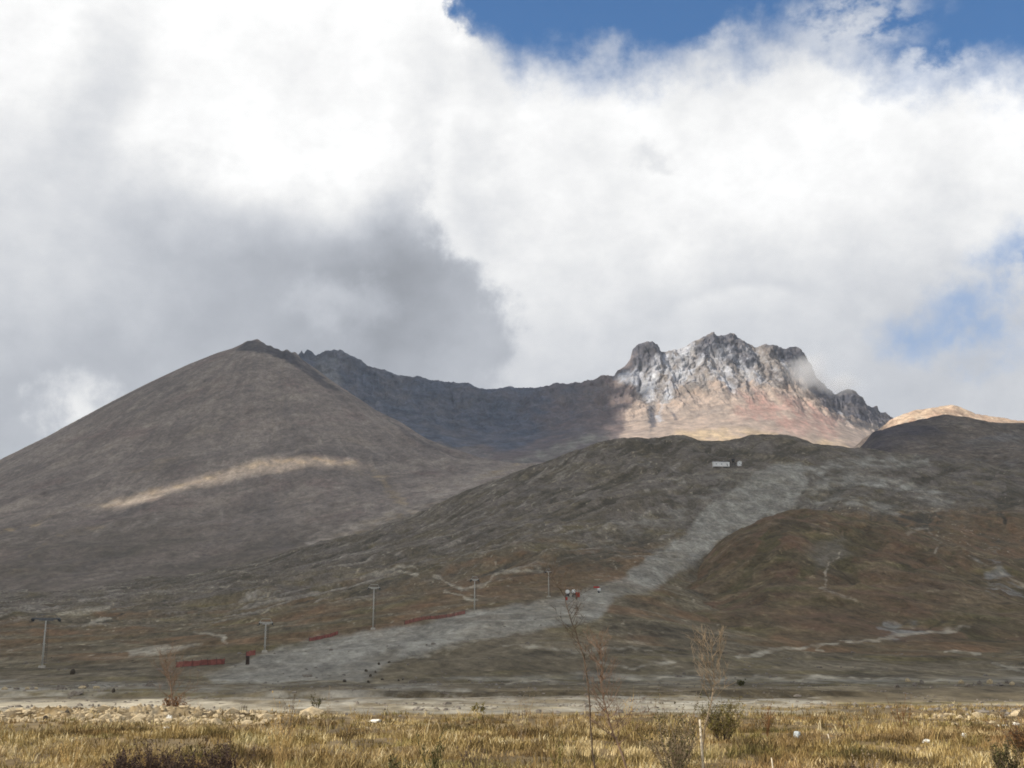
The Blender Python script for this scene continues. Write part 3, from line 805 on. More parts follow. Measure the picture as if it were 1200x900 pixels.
rockd = np.maximum.reduce([soft_poly([(722, 440), (740, 424), (742, 406), (752, 400), (768, 398), (776, 412), (780, 424), (765, 430), (756, 436), (744, 432), (734, 438)], 2.5) * 1.0,
                           soft_poly([(812, 408), (822, 398), (826, 393), (845, 388), (866, 392), (886, 408), (890, 425), (872, 432), (850, 420), (838, 416), (820, 420)], 4) * .95,
                           soft_poly([(895, 400), (928, 404), (942, 412), (955, 445), (962, 470), (948, 456), (930, 430), (915, 420)], 4) * .9,
                           soft_poly([(950, 455), (985, 455), (1020, 470), (1060, 496), (1040, 502), (1000, 490), (965, 478)], 4) * .85,
                           soft_poly([(758, 476), (768, 480), (768, 500), (762, 505)], 2.5) * .8, soft_poly([(784, 480), (792, 484), (796, 494), (790, 494)], 2) * .6])
mott = np.clip(sstep(.05, .5, fbm(sX / 30, sZ / 110, 5, 219, .62)) * (.35 + .65 * toc), 0, 1) * summ
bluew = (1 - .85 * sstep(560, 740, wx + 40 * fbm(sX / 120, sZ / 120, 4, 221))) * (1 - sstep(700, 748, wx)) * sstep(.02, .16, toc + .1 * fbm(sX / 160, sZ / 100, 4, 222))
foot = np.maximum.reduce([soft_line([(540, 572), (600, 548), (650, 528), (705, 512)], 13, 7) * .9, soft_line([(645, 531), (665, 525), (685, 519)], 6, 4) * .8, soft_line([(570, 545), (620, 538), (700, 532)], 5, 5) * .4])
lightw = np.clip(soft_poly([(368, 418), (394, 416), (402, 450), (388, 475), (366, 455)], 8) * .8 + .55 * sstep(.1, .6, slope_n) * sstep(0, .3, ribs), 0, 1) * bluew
summit_mat = ground_mat('summit_rock', [(S(136, 128, 122), S(112, 106, 104), .008, (1, 1), 0), (S(160, 148, 136), .6, .02, (1, 3), 0, .5, .64), (S(88, 84, 84), .6, .016, (1, 3), 0, .52, .66)],
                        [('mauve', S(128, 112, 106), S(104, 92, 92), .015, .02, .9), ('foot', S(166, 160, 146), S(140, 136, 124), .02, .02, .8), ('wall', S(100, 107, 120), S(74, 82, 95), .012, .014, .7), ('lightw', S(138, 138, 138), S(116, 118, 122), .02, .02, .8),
                         ('warm', S(184, 164, 149), S(152, 138, 128), .03, .02, .9), ('red', S(184, 146, 134), S(156, 132, 122), .025, .025, 1.1),
                         ('ochre', S(204, 182, 148), S(180, 158, 132), .03, .03, .9), ('mott', S(118, 108, 102), S(136, 124, 114), .04, .04, 1.0), ('rockd', S(86, 86, 94), S(68, 70, 80), .02, .03, .7),
                         ('snow', S(206, 208, 212), S(172, 174, 182), .03, .03, 1.2)], .06, (.45, 5.0), tint=.2)
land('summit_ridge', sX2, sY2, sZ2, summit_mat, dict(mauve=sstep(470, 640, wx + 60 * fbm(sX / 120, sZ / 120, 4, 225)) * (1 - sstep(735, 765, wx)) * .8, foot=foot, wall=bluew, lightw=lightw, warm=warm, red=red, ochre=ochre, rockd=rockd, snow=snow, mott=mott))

# ---- pale ridge at the right, and the dark shoulder before it
UR = np.linspace(ray(960, 520)[0], .60, 520)
ridge = [
    ['smooth', 6] + [(x, y, 3500) for x, y in ((940, 590), (1100, 570), (1500, 600))],
    ['smooth', 6] + [(x, y, 4250) for x, y in ((940, 580), (985, 556), (1000, 540), (1040, 524), (1100, 512), (1200, 516), (1500, 560))],
    ['smooth', 2] + [(x, y, 4600) for x, y in ((940, 570), (975, 548), (995, 531), (1012, 517), (1030, 505), (1045, 493), (1060, 487), (1072, 483), (1085, 480), (1092, 478), (1097, 480), (1106, 478), (1115, 476), (1122, 477), (1132, 482), (1142, 486), (1160, 490), (1180, 493), (1200, 496), (1300, 506), (1500, 550))],
    ('back', 250, -90), ('back', 900, -500)]
rX, rY, rZ = sweep(ridge, [12, 60, 10, 4], UR)
rZ = rZ + fbm(rX / 60, rY / 60, 5, 230) * 9 * sstep(3800, 4200, rY) + fbm(rX / 16, rY / 16, 3, 231) * 1.5
ridge_mat = ground_mat('ridge_ground', [(S(196, 172, 146), S(176, 150, 128), .012, (1, 1), 0), (S(158, 120, 100), .6, .015, (1, 1), 0, .52, .66), (S(220, 204, 180), .6, .02, (1, 1), 0, .52, .66)], [], .1, (.6, 4.0))
land('pale_ridge', rX, rY, rZ, ridge_mat)
shoulder = [
    ['smooth', 8] + [(x, y, 1700) for x, y in ((940, 640), (1040, 590), (1100, 585), (1200, 590), (1500, 610))],
    ['smooth', 8] + [(x, y, 2150) for x, y in ((940, 620), (985, 570), (1012, 552), (1060, 541), (1100, 540), (1200, 542), (1500, 565))],
    ['smooth', 6] + [(x, y, 2600) for x, y in ((940, 600), (980, 560), (1000, 543), (1012, 533), (1030, 522), (1060, 514), (1100, 512), (1200, 516), (1500, 550))],
    ['smooth', 2] + [(x, y, 3000) for x, y in ((940, 590), (975, 562), (995, 545), (1010, 531), (1018, 520), (1026, 511), (1040, 506), (1052, 502), (1066, 500), (1080, 496), (1090, 493), (1110, 490), (1130, 492), (1150, 494), (1200, 499), (1300, 505), (1500, 540))],
    ('back', 200, -60), ('back', 800, -360)]
hX, hY, hZ = sweep(shoulder, [20, 40, 60, 10, 4], UR)
hZ = hZ + (fbm(hX / 150, hY / 200, 5, 240) * 9 + (ridged(hX / 260, hY / 900, 4, 241) - .62) * 22) * sstep(1700, 2200, hY) * (1 - .8 * sstep(2850, 3000, hY)) + fbm(hX / 24, hY / 24, 3, 242) * 1.2
hpx, hpy = sight(hX, hY, hZ)
wx = hpx + 7 * fbm(hX / 70, hY / 90, 4, 243); wy = hpy + 4 * fbm(hX / 70 + 3, hY / 90, 4, 244)
hg = np.maximum.reduce([soft_poly([(960, 545), (1080, 536), (1116, 590), (1050, 598), (1000, 578)], 8) * .8, soft_poly([(1120, 520), (1160, 508), (1200, 506), (1260, 510), (1200, 520)], 9) * .5, soft_line([(1110, 545), (1160, 540), (1250, 545)], 4, 3) * .5])
hp = np.maximum.reduce([soft_line([(1000, 552), (1050, 558), (1085, 572), (1112, 592)], 9, 4) * .8, soft_line([(1075, 541), (1105, 560), (1128, 585)], 6, 4) * .6, soft_line([(1140, 545), (1175, 565), (1215, 580)], 6, 5) * .45, soft_line([(1060, 592), (1090, 597), (1112, 594)], 5, 3) * .6, soft_line([(985, 566), (1005, 574), (1020, 580)], 4, 3) * .6])
hs = np.clip(1 - sstep(1040, 1140, hpx + 30 * fbm(hX / 150, hY / 200, 4, 245)), 0, 1) * sstep(2300, 2700, hY)  # the shaded left face, its darkness put into the rock colour
shoulder_mat = ground_mat('shoulder_ground', [(S(118, 106, 92), S(98, 88, 76), .01, (1, 2), 0), (S(142, 132, 118), .6, .03, (3, 1), 20, .52, .64), (S(70, 64, 58), .65, .025, (3, 1), -20, .52, .64), (S(136, 126, 112), .5, .09, (1, 2.4), 8, .54, .66)],
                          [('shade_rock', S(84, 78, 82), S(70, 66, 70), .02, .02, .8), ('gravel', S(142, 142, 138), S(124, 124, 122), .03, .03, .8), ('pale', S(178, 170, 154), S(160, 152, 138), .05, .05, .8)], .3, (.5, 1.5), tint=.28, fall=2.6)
land('shoulder_hill', hX, hY, hZ, shoulder_mat, dict(shade_rock=hs, gravel=hg, pale=hp))

# ------------------------------------------------------------------ unseen cloud deck left of the view, its gaps shaped to place sun and shade
ZC = 6000.0
CELL = 22.0
x0, x1, y0, y1 = -11000, 400, -3800, 7000
nx, ny = int((x1 - x0) / CELL), int((y1 - y0) / CELL)
lit = np.full((ny, nx), np.nan)


def splat(X, Y, Z, m):
    t = (ZC - Z) / SUN[2]
    i = ((X + SUN[0] * t - x0) / CELL).astype(int); j = ((Y + SUN[1] * t - y0) / CELL).astype(int)
    ok = (i >= 0) & (i < nx) & (j >= 0) & (j < ny)
    lit[j[ok], i[ok]] = np.fmax(lit[j[ok], i[ok]], m[ok])


lb = 1 - sstep(150, 185, bY + 25 * fbm(bX / 30, bY / 30, 3, 252))                                              # the foreground is in the sun
gx, gy = np.meshgrid(np.linspace(-500, 500, 200), np.linspace(-400, 140, 140))
splat(bX, bY, bZ, lb); splat(gx, gy, gx * 0, gy * 0 + 1)
wx, wy = cpx, cpy
strip = sstep(-7, -1, poly_in(wx, wy, [(84, 602), (160, 579), (230, 558), (280, 542), (312, 537), (440, 537), (440, 545), (345, 547), (300, 552), (240, 567), (160, 588), (84, 606)]))
strip2 = 1 - sstep(5, 9, seg_dist(wx, wy, [(-60, 640), (0, 625), (24, 618)]))
splat(cX, cY, cZ, np.maximum(strip, strip2))
wx = pxs + 26 * fbm(sX / 110, sZ / 110, 5, 250); wy = pys + 14 * fbm(sX / 110 + 5, sZ / 110, 5, 251)
ls = soft_poly([(712, 560), (730, 505), (737, 474), (760, 464), (742, 448), (730, 430), (745, 360), (940, 360), (945, 440), (990, 478), (1030, 500), (1030, 560)], 5)
ls = np.maximum(ls, sstep(.2, .5, fbm(sX / 55, sZ / 75, 4, 253) + .75 * sstep(640, 745, pxs) - .35) * (pxs < 760) * (pys > 440))
splat(sX2, sY2, sZ2, ls)
wx, wy = sight(rX, rY, rZ)
splat(rX, rY, rZ, soft_poly([(1030, 540), (1036, 505), (1045, 470), (1500, 470), (1500, 560)], 5))
for px_, py_, D_ in ((950, 436, 5500), (982, 452, 5600)):
    c_ = at(px_, py_, D_); q_ = rng.normal(size=(4000, 3)) * 95
    q_ = q_ * 1.5; splat(c_[0] + q_[:, 0], c_[1] + q_[:, 1], c_[2] + q_[:, 2], np.ones(4000))
splat(hX, hY, hZ, hX * 0); splat(kX, kY, kZ, kX * 0)
for _ in range(60):                                                     # spread into cells no slope projects to
    nan = np.isnan(lit)
    if not nan.any(): break
    p = np.pad(lit, 1, constant_values=np.nan)
    st = np.stack([p[a:a + ny, b:b + nx] for a in range(3) for b in range(3)])
    with np.errstate(all='ignore'):
        cnt = (~np.isnan(st)).sum(0); av = np.nansum(st, 0) / np.maximum(cnt, 1)
    lit = np.where(nan & (cnt > 0), av, lit)
lit = np.nan_to_num(lit, nan=0.0)


def blur(a, r):
    k = np.exp(-.5 * (np.arange(-2 * r, 2 * r + 1) / r) ** 2); k /= k.sum()
    a = np.apply_along_axis(lambda v: np.convolve(np.pad(v, 2 * r, 'edge'), k, 'valid'), 0, a)
    return np.apply_along_axis(lambda v: np.convolve(np.pad(v, 2 * r, 'edge'), k, 'valid'), 1, a)


cgx, cgy = np.meshgrid(x0 + (np.arange(nx) + .5) * CELL, y0 + (np.arange(ny) + .5) * CELL)
cover = lit < .5
rim = np.minimum.reduce([cgx - x0, x1 - cgx, cgy - y0, y1 - cgy]) + 500 * fbm(cgx / 900, cgy / 900, 4, 260)
cover &= rim > 350
thick = blur(cover.astype(float), 14)
thick = np.clip((thick - .5) * 2, 0, 1) * 260 * (1 + .6 * fbm(cgx / 500, cgy / 500, 4, 261)) + 1.5
jj, ii = np.nonzero(cover)
vid = np.full((ny + 1, nx + 1), -1)
corners = np.stack([jj, ii, jj, ii + 1, jj + 1, ii + 1, jj + 1, ii], 1).reshape(-1, 4, 2)
vid[corners[..., 0], corners[..., 1]] = 0
vj, vi = np.nonzero(vid >= 0); vid[vj, vi] = np.arange(len(vj))
tc = np.pad(thick, ((0, 1), (0, 1)), 'edge')[vj, vi]
VX = x0 + vi * CELL; VY = y0 + vj * CELL
nt = len(vj)
Vc = np.concatenate([np.stack([VX, VY, ZC - tc * .25], 1), np.stack([VX, VY, ZC + tc * .75], 1)])
q = vid[corners[..., 0], corners[..., 1]]
walls = []
for (a, b, dj, di) in ((0, 1, -1, 0), (1, 2, 0, 1), (2, 3, 1, 0), (3, 0, 0, -1)):
    J, I = jj + dj, ii + di
    out_ = (J < 0) | (J >= ny) | (I < 0) | (I >= nx)
    out_ |= ~cover[np.clip(J, 0, ny - 1), np.clip(I, 0, nx - 1)]
    e0, e1 = q[out_, a], q[out_, b]
    walls.append(np.stack([e0, e1, e1 + nt, e0 + nt], 1))
Fc = np.concatenate([q[:, ::-1], q + nt] + walls)
m_cl, t, p = material('cloud_white')
t.n.remove(p)
df = t.new('ShaderNodeBsdfDiffuse'); tr = t.new('ShaderNodeBsdfTranslucent'); ad = t.new('ShaderNodeMixShader')
cn = t.mix(t.noise(t.pos(), .002, 6, .6), (.9, .91, .93, 1), (.97, .97, .97, 1))
t.l.new(cn, df.inputs[0]); t.l.new(cn, tr.inputs[0]); ad.inputs[0].default_value = .5
t.l.new(df.outputs[0], ad.inputs[1]); t.l.new(tr.outputs[0], ad.inputs[2])
t.l.new(ad.outputs[0], t.n['Material Output'].inputs[0])
tag(link('cloud', mesh_np('cloud', Vc, Fc, True, m_cl)), kind='structure')

# ------------------------------------------------------------------ materials of the things
steel = plain_mat('galvanised_steel', S(176, 174, 166), .5, .15, 2.0)
dark_steel = plain_mat('dark_steel', S(58, 60, 64), .6, .3, 3.0)
arm_steel = plain_mat('weathered_steel', S(104, 106, 108), .6, .25, 2.0)
concrete = plain_mat('concrete', S(172, 166, 154), .9, .2, 3.0)
white_paint = plain_mat('white_paint', (.9, .9, .88), .6, .06, 1.0)
roof_dark = plain_mat('dark_roof', S(52, 48, 48), .7, .2, .6)
wood_dark = plain_mat('dark_timber', S(64, 54, 48), .8, .3, 1.5)
glass_dark = plain_mat('window_glass', S(40, 46, 54), .15, .1, 1.0)
red_paint = plain_mat('red_padding', S(168, 52, 44), .7, .25, 2.0)
net_red = plain_mat('red_net', S(146, 92, 84), .85, .3, .8)
stone_pale = plain_mat('pale_stone', S(186, 168, 136), .95, .25, 6.0)
stone_white = plain_mat('white_stone', S(232, 228, 216), .9, .12, 6.0)
stone_grey = plain_mat('grey_stone', S(126, 118, 108), .95, .3, 3.0)
stone_dark = plain_mat('dark_stone', S(78, 71, 62), .95, .35, 3.0)
stone_blue = plain_mat('blue_grey_stone', S(172, 180, 182), .95, .3, 14.0)
bark_red = plain_mat('reddish_bark', S(130, 108, 90), .9, .3, 5.0)
bark_dark = plain_mat('dark_bark', S(98, 84, 70), .9, .3, 5.0)
bark_tan = plain_mat('tan_bark', S(150, 132, 108), .9, .25, 5.0)
stalk_straw = plain_mat('straw_stalk', S(188, 158, 104), .9, .3, 4.0)
leaf_dark = plain_mat('dark_leaf', S(80, 78, 44), .85, .4, 5.0)
leaf_purple = plain_mat('purple_brown_leaf', S(74, 58, 54), .9, .45, 5.0)
leaf_olive = plain_mat('olive_leaf', S(118, 108, 58), .85, .35, 5.0)
leaf_brown = plain_mat('brown_leaf', S(122, 88, 56), .9, .35, 5.0)
wood_pale = plain_mat('weathered_stake', S(214, 200, 176), .85, .2, 8.0)


def drop(px, D):
    """stand on the ground at a distance D along the bearing of a picture column"""
    u = float(ray(px, 800)[0])
    return np.array([u * D, D, float(ground_z(u * D, D))])


# ------------------------------------------------------------------ lift towers
def lift_tower(px, py_base, h_px, label, arm_dark, arm_w=5.2, rz=.25):
    x, y, z = hit(px, py_base, 200)
    H = h_px / 1430 * y
    root = empty('lift_tower', (x, y, z - .2), label, 'lift tower', 'lift towers climbing beside the piste', rz)
    b = MB(); b.box((0, 0, .35), (1.7, 1.7, .9), 0, .8); b.build('foundation', concrete, root)
    m = MB(); m.tube([(0, 0, .6), (0, 0, H * .5), (0, 0, H)], [.28, .22, .15], 10)
    for k in range(1, 4): m.tube([(0, 0, H * k / 4 - .1), (0, 0, H * k / 4 + .1)], .38, 10)
    m.build('mast', steel, root, True)
    m = MB()
    m.tube([(.55, -.1, .8), (.4, -.1, H - .6)], .035, 4); m.tube([(.95, -.1, .8), (.8, -.1, H - .6)], .035, 4)
    n = int(H / .6)
    for k in range(n):
        q = 1.0 + k * .6; f = q / H
        m.tube([(.55 - .15 * f, -.1, q), (.95 - .15 * f, -.1, q)], .025, 4)
    m.build('ladder', dark_steel, root)
    m = MB(); m.box((0, 0, H), (arm_w, .42, .42)); m.box((0, 0, H - .35), (arm_w * .5, .3, .3))
    m.tube([(-arm_w * .42, 0, H + .2), (-arm_w * .3, 0, H + 1.1), (arm_w * .3, 0, H + 1.1), (arm_w * .42, 0, H + .2)], .08, 5)
    m.build('crossarm', arm_steel if arm_dark else steel, root)
    for s in (-1, 1):
        m = MB(); cx = s * arm_w * .46
        m.box((cx, 0, H - .55), (.16, 2.6, .26)); m.box((cx, 0, H - .2), (.3, .3, .9))
        for k in range(6):
            yy = -1.15 + k * .46
            m.tube([(cx - .13, yy, H - .22), (cx + .13, yy, H - .28)], .18, 10)
        m.box((cx + s * .4, 0, H - .8), (.5, 2.6, .06))
        m.build('sheave_train', dark_steel, root)
    return root


lift_tower(49, 783, 56, 'pale steel lift tower with wide dark T-shaped head, standing lowest on the slope', True, 7.2, .12)
lift_tower(310, 765, 34, 'short pale lift tower beside the shrub at the foot of the grey piste', False, 4.0)
lift_tower(437, 739, 48, 'tall slim lift tower standing on the upper edge of the grey piste', False, 4.4)
lift_tower(556, 718, 38, 'grey lift tower below the zigzag track, uphill of the tall slim one', False, 3.2)
lift_tower(643, 700, 30, 'faint grey lift tower next to the two white snow guns', False, 3.0)


# ------------------------------------------------------------------ snow guns by the piste
def snow_gun(px, py, label, scale, rz):
    x, y, z = hit(px, py, 200)
    root = empty('snow_gun', (x, y, z), label, 'snow gun', 'snow guns parked by the piste', rz)
    root.scale = (scale,) * 3
    m = MB(); m.tube([(0, -.75, 2.0), (0, -.5, 2.0), (0, .5, 2.0), (0, .8, 2.0)], [.66, .78, .74, .5], 18); m.build('barrel', white_paint, root, True)
    m = MB()
    for k in range(16):
        a, b = 2 * math.pi * k / 16, 2 * math.pi * (k + 1) / 16
        m.tube([(.7 * math.cos(a), -.78, 2 + .7 * math.sin(a)), (.7 * math.cos(b), -.78, 2 + .7 * math.sin(b))], .06, 5)
    m.build('nozzle_ring', white_paint, root)
    m = MB(); m.tube([(-.85, 0, 1.2), (-.85, 0, 2.0)], .07, 6); m.tube([(.85, 0, 1.2), (.85, 0, 2.0)], .07, 6)
    m.tube([(-.85, 0, 1.2), (.85, 0, 1.2)], .09, 6); m.tube([(0, 0, .5), (0, 0, 1.2)], .14, 8); m.build('yoke', dark_steel, root)
    m = MB(); m.box((0, 0, .55), (1.2, 1.5, .3)); m.tube([(0, -.6, .5), (0, -1.7, .45)], .07, 6); m.build('carriage', dark_steel, root)
    for s in (-1, 1):
        m = MB(); m.tube([(s * .62 - .1, .1, .42), (s * .62 + .1, .1, .42)], .42, 14); m.build('wheel', dark_steel, root)
    m = MB(); m.box((.55, .5, 1.0), (.5, .4, .7)); m.build('control_box', dark_steel, root)
    return root


snow_gun(665.0, 700, 'round white snow gun on dark carriage, the one close to the tower', 1.2, .1)
snow_gun(672.5, 700, 'round white snow gun on dark carriage, with red padding just right of it', 1.2, -.15)
snow_gun(702, 695, 'small snow gun turned sideways on the piste, apart from the white pair', .85, 1.4)


def padding(px, py, w, h, label, rz):
    x, y, z = hit(px, py, 200)
    root = empty('safety_mat', (x, y, z), label, 'safety mat', None, rz)
    m = MB(); m.box((0, 0, h / 2 + .1), (w, .35, h)); m.build('pad', red_paint, root)
    for s in (-1, 1):
        m = MB(); m.tube([(s * w * .4, .3, -.3), (s * w * .4, .3, h + .3)], .06, 6); m.build('post', dark_steel, root)


padding(677, 700, 1.9, 2.2, 'red padded safety mat standing right of the white snow guns', -.4)
padding(699, 690, 3.2, .8, 'low faded red padding lying behind the sideways snow gun', .35)
padding(664, 704, .9, 1.3, 'narrow red pad leaning under the snow gun close to the tower', .9)


# ------------------------------------------------------------------ red safety nets
def safety_net(p0, p1, h, label, n=8):
    a, b = np.array(hit(*p0, 200)), np.array(hit(*p1, 200))
    root = empty('safety_net', a, label, 'safety net', 'red safety nets along the piste')
    L = np.linalg.norm(b - a); prev = None
    m = MB(); g = 22
    top, bot = [], []
    for k in range(g + 1):
        q = a + (b - a) * k / g; q[2] = float(ground_z(q[0], q[1]))
        sag = .25 * abs(math.sin(k * math.pi * n / g / 1.0)) * h * .4
        d = q - a
        bot.append(Vector((d[0], d[1], d[2] + .15))); top.append(Vector((d[0], d[1], d[2] + h - sag + random.uniform(-.1, .1))))
    for k in range(g):      # mesh of cords: verticals, diagonals and borders
        for w in range(5):
            f = w / 4
            m.tube([bot[k].lerp(top[k], f), bot[k + 1].lerp(top[k + 1], f)], .07, 4)
        for w in range(6):
            f = w / 6; m.tube([bot[k].lerp(bot[k + 1], f), top[k].lerp(top[k + 1], f)], .055, 4)
    m.build('netting', net_red, root)
    for k in range(n + 1):
        i = min(int(k * g / n), g)
        m = MB(); m.tube([bot[i] - Vector((0, 0, .6)), Vector((bot[i].x, bot[i].y, bot[i].z + h + .2))], .06, 6); m.build('post', dark_steel, root)


safety_net((206, 783), (263, 779), 1.35, 'bright red safety net in a straight run behind the bare sapling, at the piste foot', 6)
safety_net((362, 752), (396, 744), 1.3, 'short dull red net left of the tall slim lift tower', 4)
safety_net((474, 733), (545, 720), 1.3, 'long dull red net between the tall slim tower and the grey tower', 7)
safety_net((288, 772), (299, 768), 1.4, 'tiny orange-red net end by the dark post', 2)

m = MB(); x, y, z = hit(290, 779, 200)
root = empty('marker_post', (x, y, z), 'dark stubby post standing on the edge of the grey piste, by the tiny net end', 'post')
m.box((0, 0, .8), (.8, .8, 1.9), 0, .8); m.build('post_body', wood_dark, root)
m = MB(); m.box((0, 0, 1.83), (.8, .8, .14)); m.build('cap', dark_steel, root)

# ------------------------------------------------------------------ hut and station high on the foothill
def gabled(name, px, py, w, d, h, rh, label, wall_mat, roof_mat, rz, nwin, cat='building'):
    x, y, z = hit(px, py, 1200)
    root = empty(name, (x, y, z - 1.0), label, cat, None, rz)
    m = MB(); m.box((0, 0, (h + 1) / 2), (w, d, h + 1)); m.prism([(-w / 2, h + 1), (w / 2, h + 1), (0, h + 1 + rh)], -d / 2, d / 2) if w < d else m.box((0, 0, h + 1.05), (w * .98, d * .98, .1))
    m.build('wall', wall_mat, root)
    m = MB()
    if w < d: m.prism([(-w / 2 - .4, h + .9), (0, h + 1.1 + rh), (w / 2 + .4, h + .9), (w / 2 + .4, h + 1.15), (0, h + 1.4 + rh), (-w / 2 - .4, h + 1.15)], -d / 2 - .5, d / 2 + .5)
    else:
        m.add([(-w / 2 - .4, -d / 2 - .5, h + 1), (w / 2 + .4, -d / 2 - .5, h + 1), (w / 2 + .4, d / 2 + .5, h + 1), (-w / 2 - .4, d / 2 + .5, h + 1), (-w / 2 - .4, 0, h + 1 + rh), (w / 2 + .4, 0, h + 1 + rh)],
              [(0, 1, 5, 4), (2, 3, 4, 5), (0, 4, 3), (1, 2, 5), (3, 2, 1, 0)])
    m.build('roof', roof_mat, root)
    for k in range(nwin):
        m = MB(); m.box((-w / 2 + w * (k + .5) / nwin, -d / 2 - .03, h * .5 + 1), (w / nwin * .22, .1, h * .16)); m.build('window', glass_dark, root)
    m = MB(); m.box((w * .36, -d / 2 - .05, 1.9), (1.0, .1, 1.9)); m.build('door', wood_dark, root)
    return root


gabled('lift_station', 845, 546.5, 24, 9, 5.4, 1.3, 'long white lift station building high on the foothill', white_paint, white_paint, .05, 3, 'lift station')
gabled('white_cabin', 866.5, 546, 6.0, 7.5, 5.4, 1.4, 'small white cabin right of the dark lift mast, high on the foothill', white_paint, white_paint, 0, 1, 'cabin')
gabled('dark_shed', 854, 546, 4.5, 6, 5.0, 1.8, 'dark shed squeezed against the white station', wood_dark, roof_dark, 0, 1, 'shed')
x, y, z = hit(859.5, 546, 1200)
root = empty('lift_mast', (x, y, z - .5), 'dark return mast with big wheel beside the small white cabin', 'lift mast')
m = MB()
for s in (-1, 1): m.tube([(s * 2.4, 0, 0), (s * 1.2, 0, 10)], [.5, .35], 6)
for k in range(4): m.tube([(-2.2 + k * .3, 0, 1 + k * 2.4), (1.9 - k * .3, 0, 3.2 + k * 2.2)], .22, 5)
m.build('trestle', dark_steel, root)
m = MB(); m.tube([(0, 0, 9.6), (0, 0, 10.4)], 3.0, 18); m.tube([(0, 0, 9.2), (0, 0, 10.9)], .5, 8); m.build('bull_wheel', dark_steel, root)
m = MB(); m.box((0, .5, 7.2), (3.4, 3.0, 2.4)); m.build('machine_house', roof_dark, root)


# ------------------------------------------------------------------ stones
def ico():
    p = (1 + 5 ** .5) / 2
    v = np.array([(-1, p, 0), (1, p, 0), (-1, -p, 0), (1, -p, 0), (0, -1, p), (0, 1, p), (0, -1, -p), (0, 1, -p), (p, 0, -1), (p, 0, 1), (-p, 0, -1), (-p, 0, 1)], float)
    f = [(0, 11, 5), (0, 5, 1), (0, 1, 7), (0, 7, 10), (0, 10, 11), (1, 5, 9), (5, 11, 4), (11, 10, 2), (10, 7, 6), (7, 1, 8), (3, 9, 4), (3, 4, 2), (3, 2, 6), (3, 6, 8), (3, 8, 9), (4, 9, 5), (2, 4, 11), (6, 2, 10), (8, 6, 7), (9, 8, 1)]
    return v / np.linalg.norm(v[0]), f


def ico_sub(n):
    v, f = ico(); v = [tuple(q) for q in v]
    for _ in range(n):
        cache = {}; nf = []
        def mid(a, b):
            k = (min(a, b), max(a, b))
            if k not in cache:
                q = (np.array(v[a]) + np.array(v[b])); q /= np.linalg.norm(q); v.append(tuple(q)); cache[k] = len(v) - 1
            return cache[k]
        for a, b, c in f:
            x, y, z = mid(a, b), mid(b, c), mid(c, a); nf += [(a, x, z), (b, y, x), (c, z, y), (x, y, z)]
        f = nf
    return np.array(v), np.array(f)


ICO0 = ico_sub(0); ICO2 = ico_sub(2)


def rock_mesh(name, dims, mat, seed, sub=ICO2):
    v = sub[0].copy(); r = np.random.default_rng(seed)
    for _ in range(9):          # planar chips
        n = r.normal(size=3); n /= np.linalg.norm(n); c = r.uniform(.55, .9)
        d = v @ n; v -= np.outer(np.maximum(d - c, 0), n)
    v += .05 * r.normal(size=v.shape)
    v = v * (np.array(dims) / 2)
    return mesh_np(name, v, np.array(sub[1]), False, mat)


def boulder(px, D, dims, label, mat, seed, group=None, py=None, cat='rock', sink=.3):
    if py is not None: x, y, z = hit(px, py, 20)
    else: x, y, z = drop(px, D)
    k = y / 1430 if py is not None else D / 1430
    w, h = dims[0] * k, dims[1] * k
    o = link('boulder', rock_mesh('boulder', (w, max(w * .8, h), h * 1.5), mat, seed)); o.location = (x, y, z + h * (.5 - sink * .6)); o.rotation_euler = (0, 0, random.uniform(0, 6))
    return tag(o, label, cat, group)


boulder(935, 0, (12, 9), 'pale blue-grey stone lying alone in the dry grass', stone_blue, 1, py=867)
boulder(440, 0, (21, 4), 'flat white stone slab lying in the grass near the edge of the gravel', stone_white, 2, py=847)
boulder(1175, 0, (18, 5), 'long white stone on the grassy bank close to the frame edge', stone_white, 3, py=854)
boulder(1192, 0, (9, 4), 'white stone just beside the long white one, nearer the frame edge', stone_white, 4, py=851)
boulder(1130, 0, (8, 5), 'small cream stone among the tufts, below the long white stone', stone_white, 5, py=866)
boulder(1086, 0, (10, 5), 'cream stone with a flat top in the sunny tufts', stone_white, 6, py=871)
boulder(1076, 0, (5, 4), 'tiny cream stone touching grass tufts, downhill of the flat-topped one', stone_pale, 7, py=881)
boulder(1096, 0, (5, 5), 'round cream pebble at the edge of the far grass', stone_pale, 8, py=842)
boulder(195, 0, (9, 5), 'white stone at the foot of the pale earth bank', stone_white, 9, py=857)
boulder(198, 0, (11, 5), 'second white stone at the bank foot, set a little higher in the earth', stone_white, 19, py=843)
boulder(85, 0, (6, 6), 'black stone sitting alone on the grey ground below the first lift tower', stone_dark, 10, py=791)
boulder(79, 0, (7, 6), 'dark stone stuck in the pale earth bank', stone_dark, 11, py=838)
boulder(53, 0, (6, 5), 'small dark stone low on the pale earth bank', stone_dark, 12, py=844)
boulder(133, 0, (6, 5), 'dark stone at the lip of the grey ground above the bank', stone_dark, 13, py=812)
for i, (x, y, w, h) in enumerate([(429, 786, 6, 4), (434, 791, 5, 5), (440, 787, 5, 4), (444, 777, 6, 4), (456, 775, 6, 3), (432, 798, 7, 4), (404, 797, 8, 4), (448, 795, 6, 3), (467, 796, 5, 3), (472, 795, 5, 3)]):
    boulder(x, 0, (w * .65, h * .65), 'dark boulder in the cluster at the lower edge of the grey piste', stone_dark, 30 + i, 'boulders clustered at the piste edge', py=y + 2)
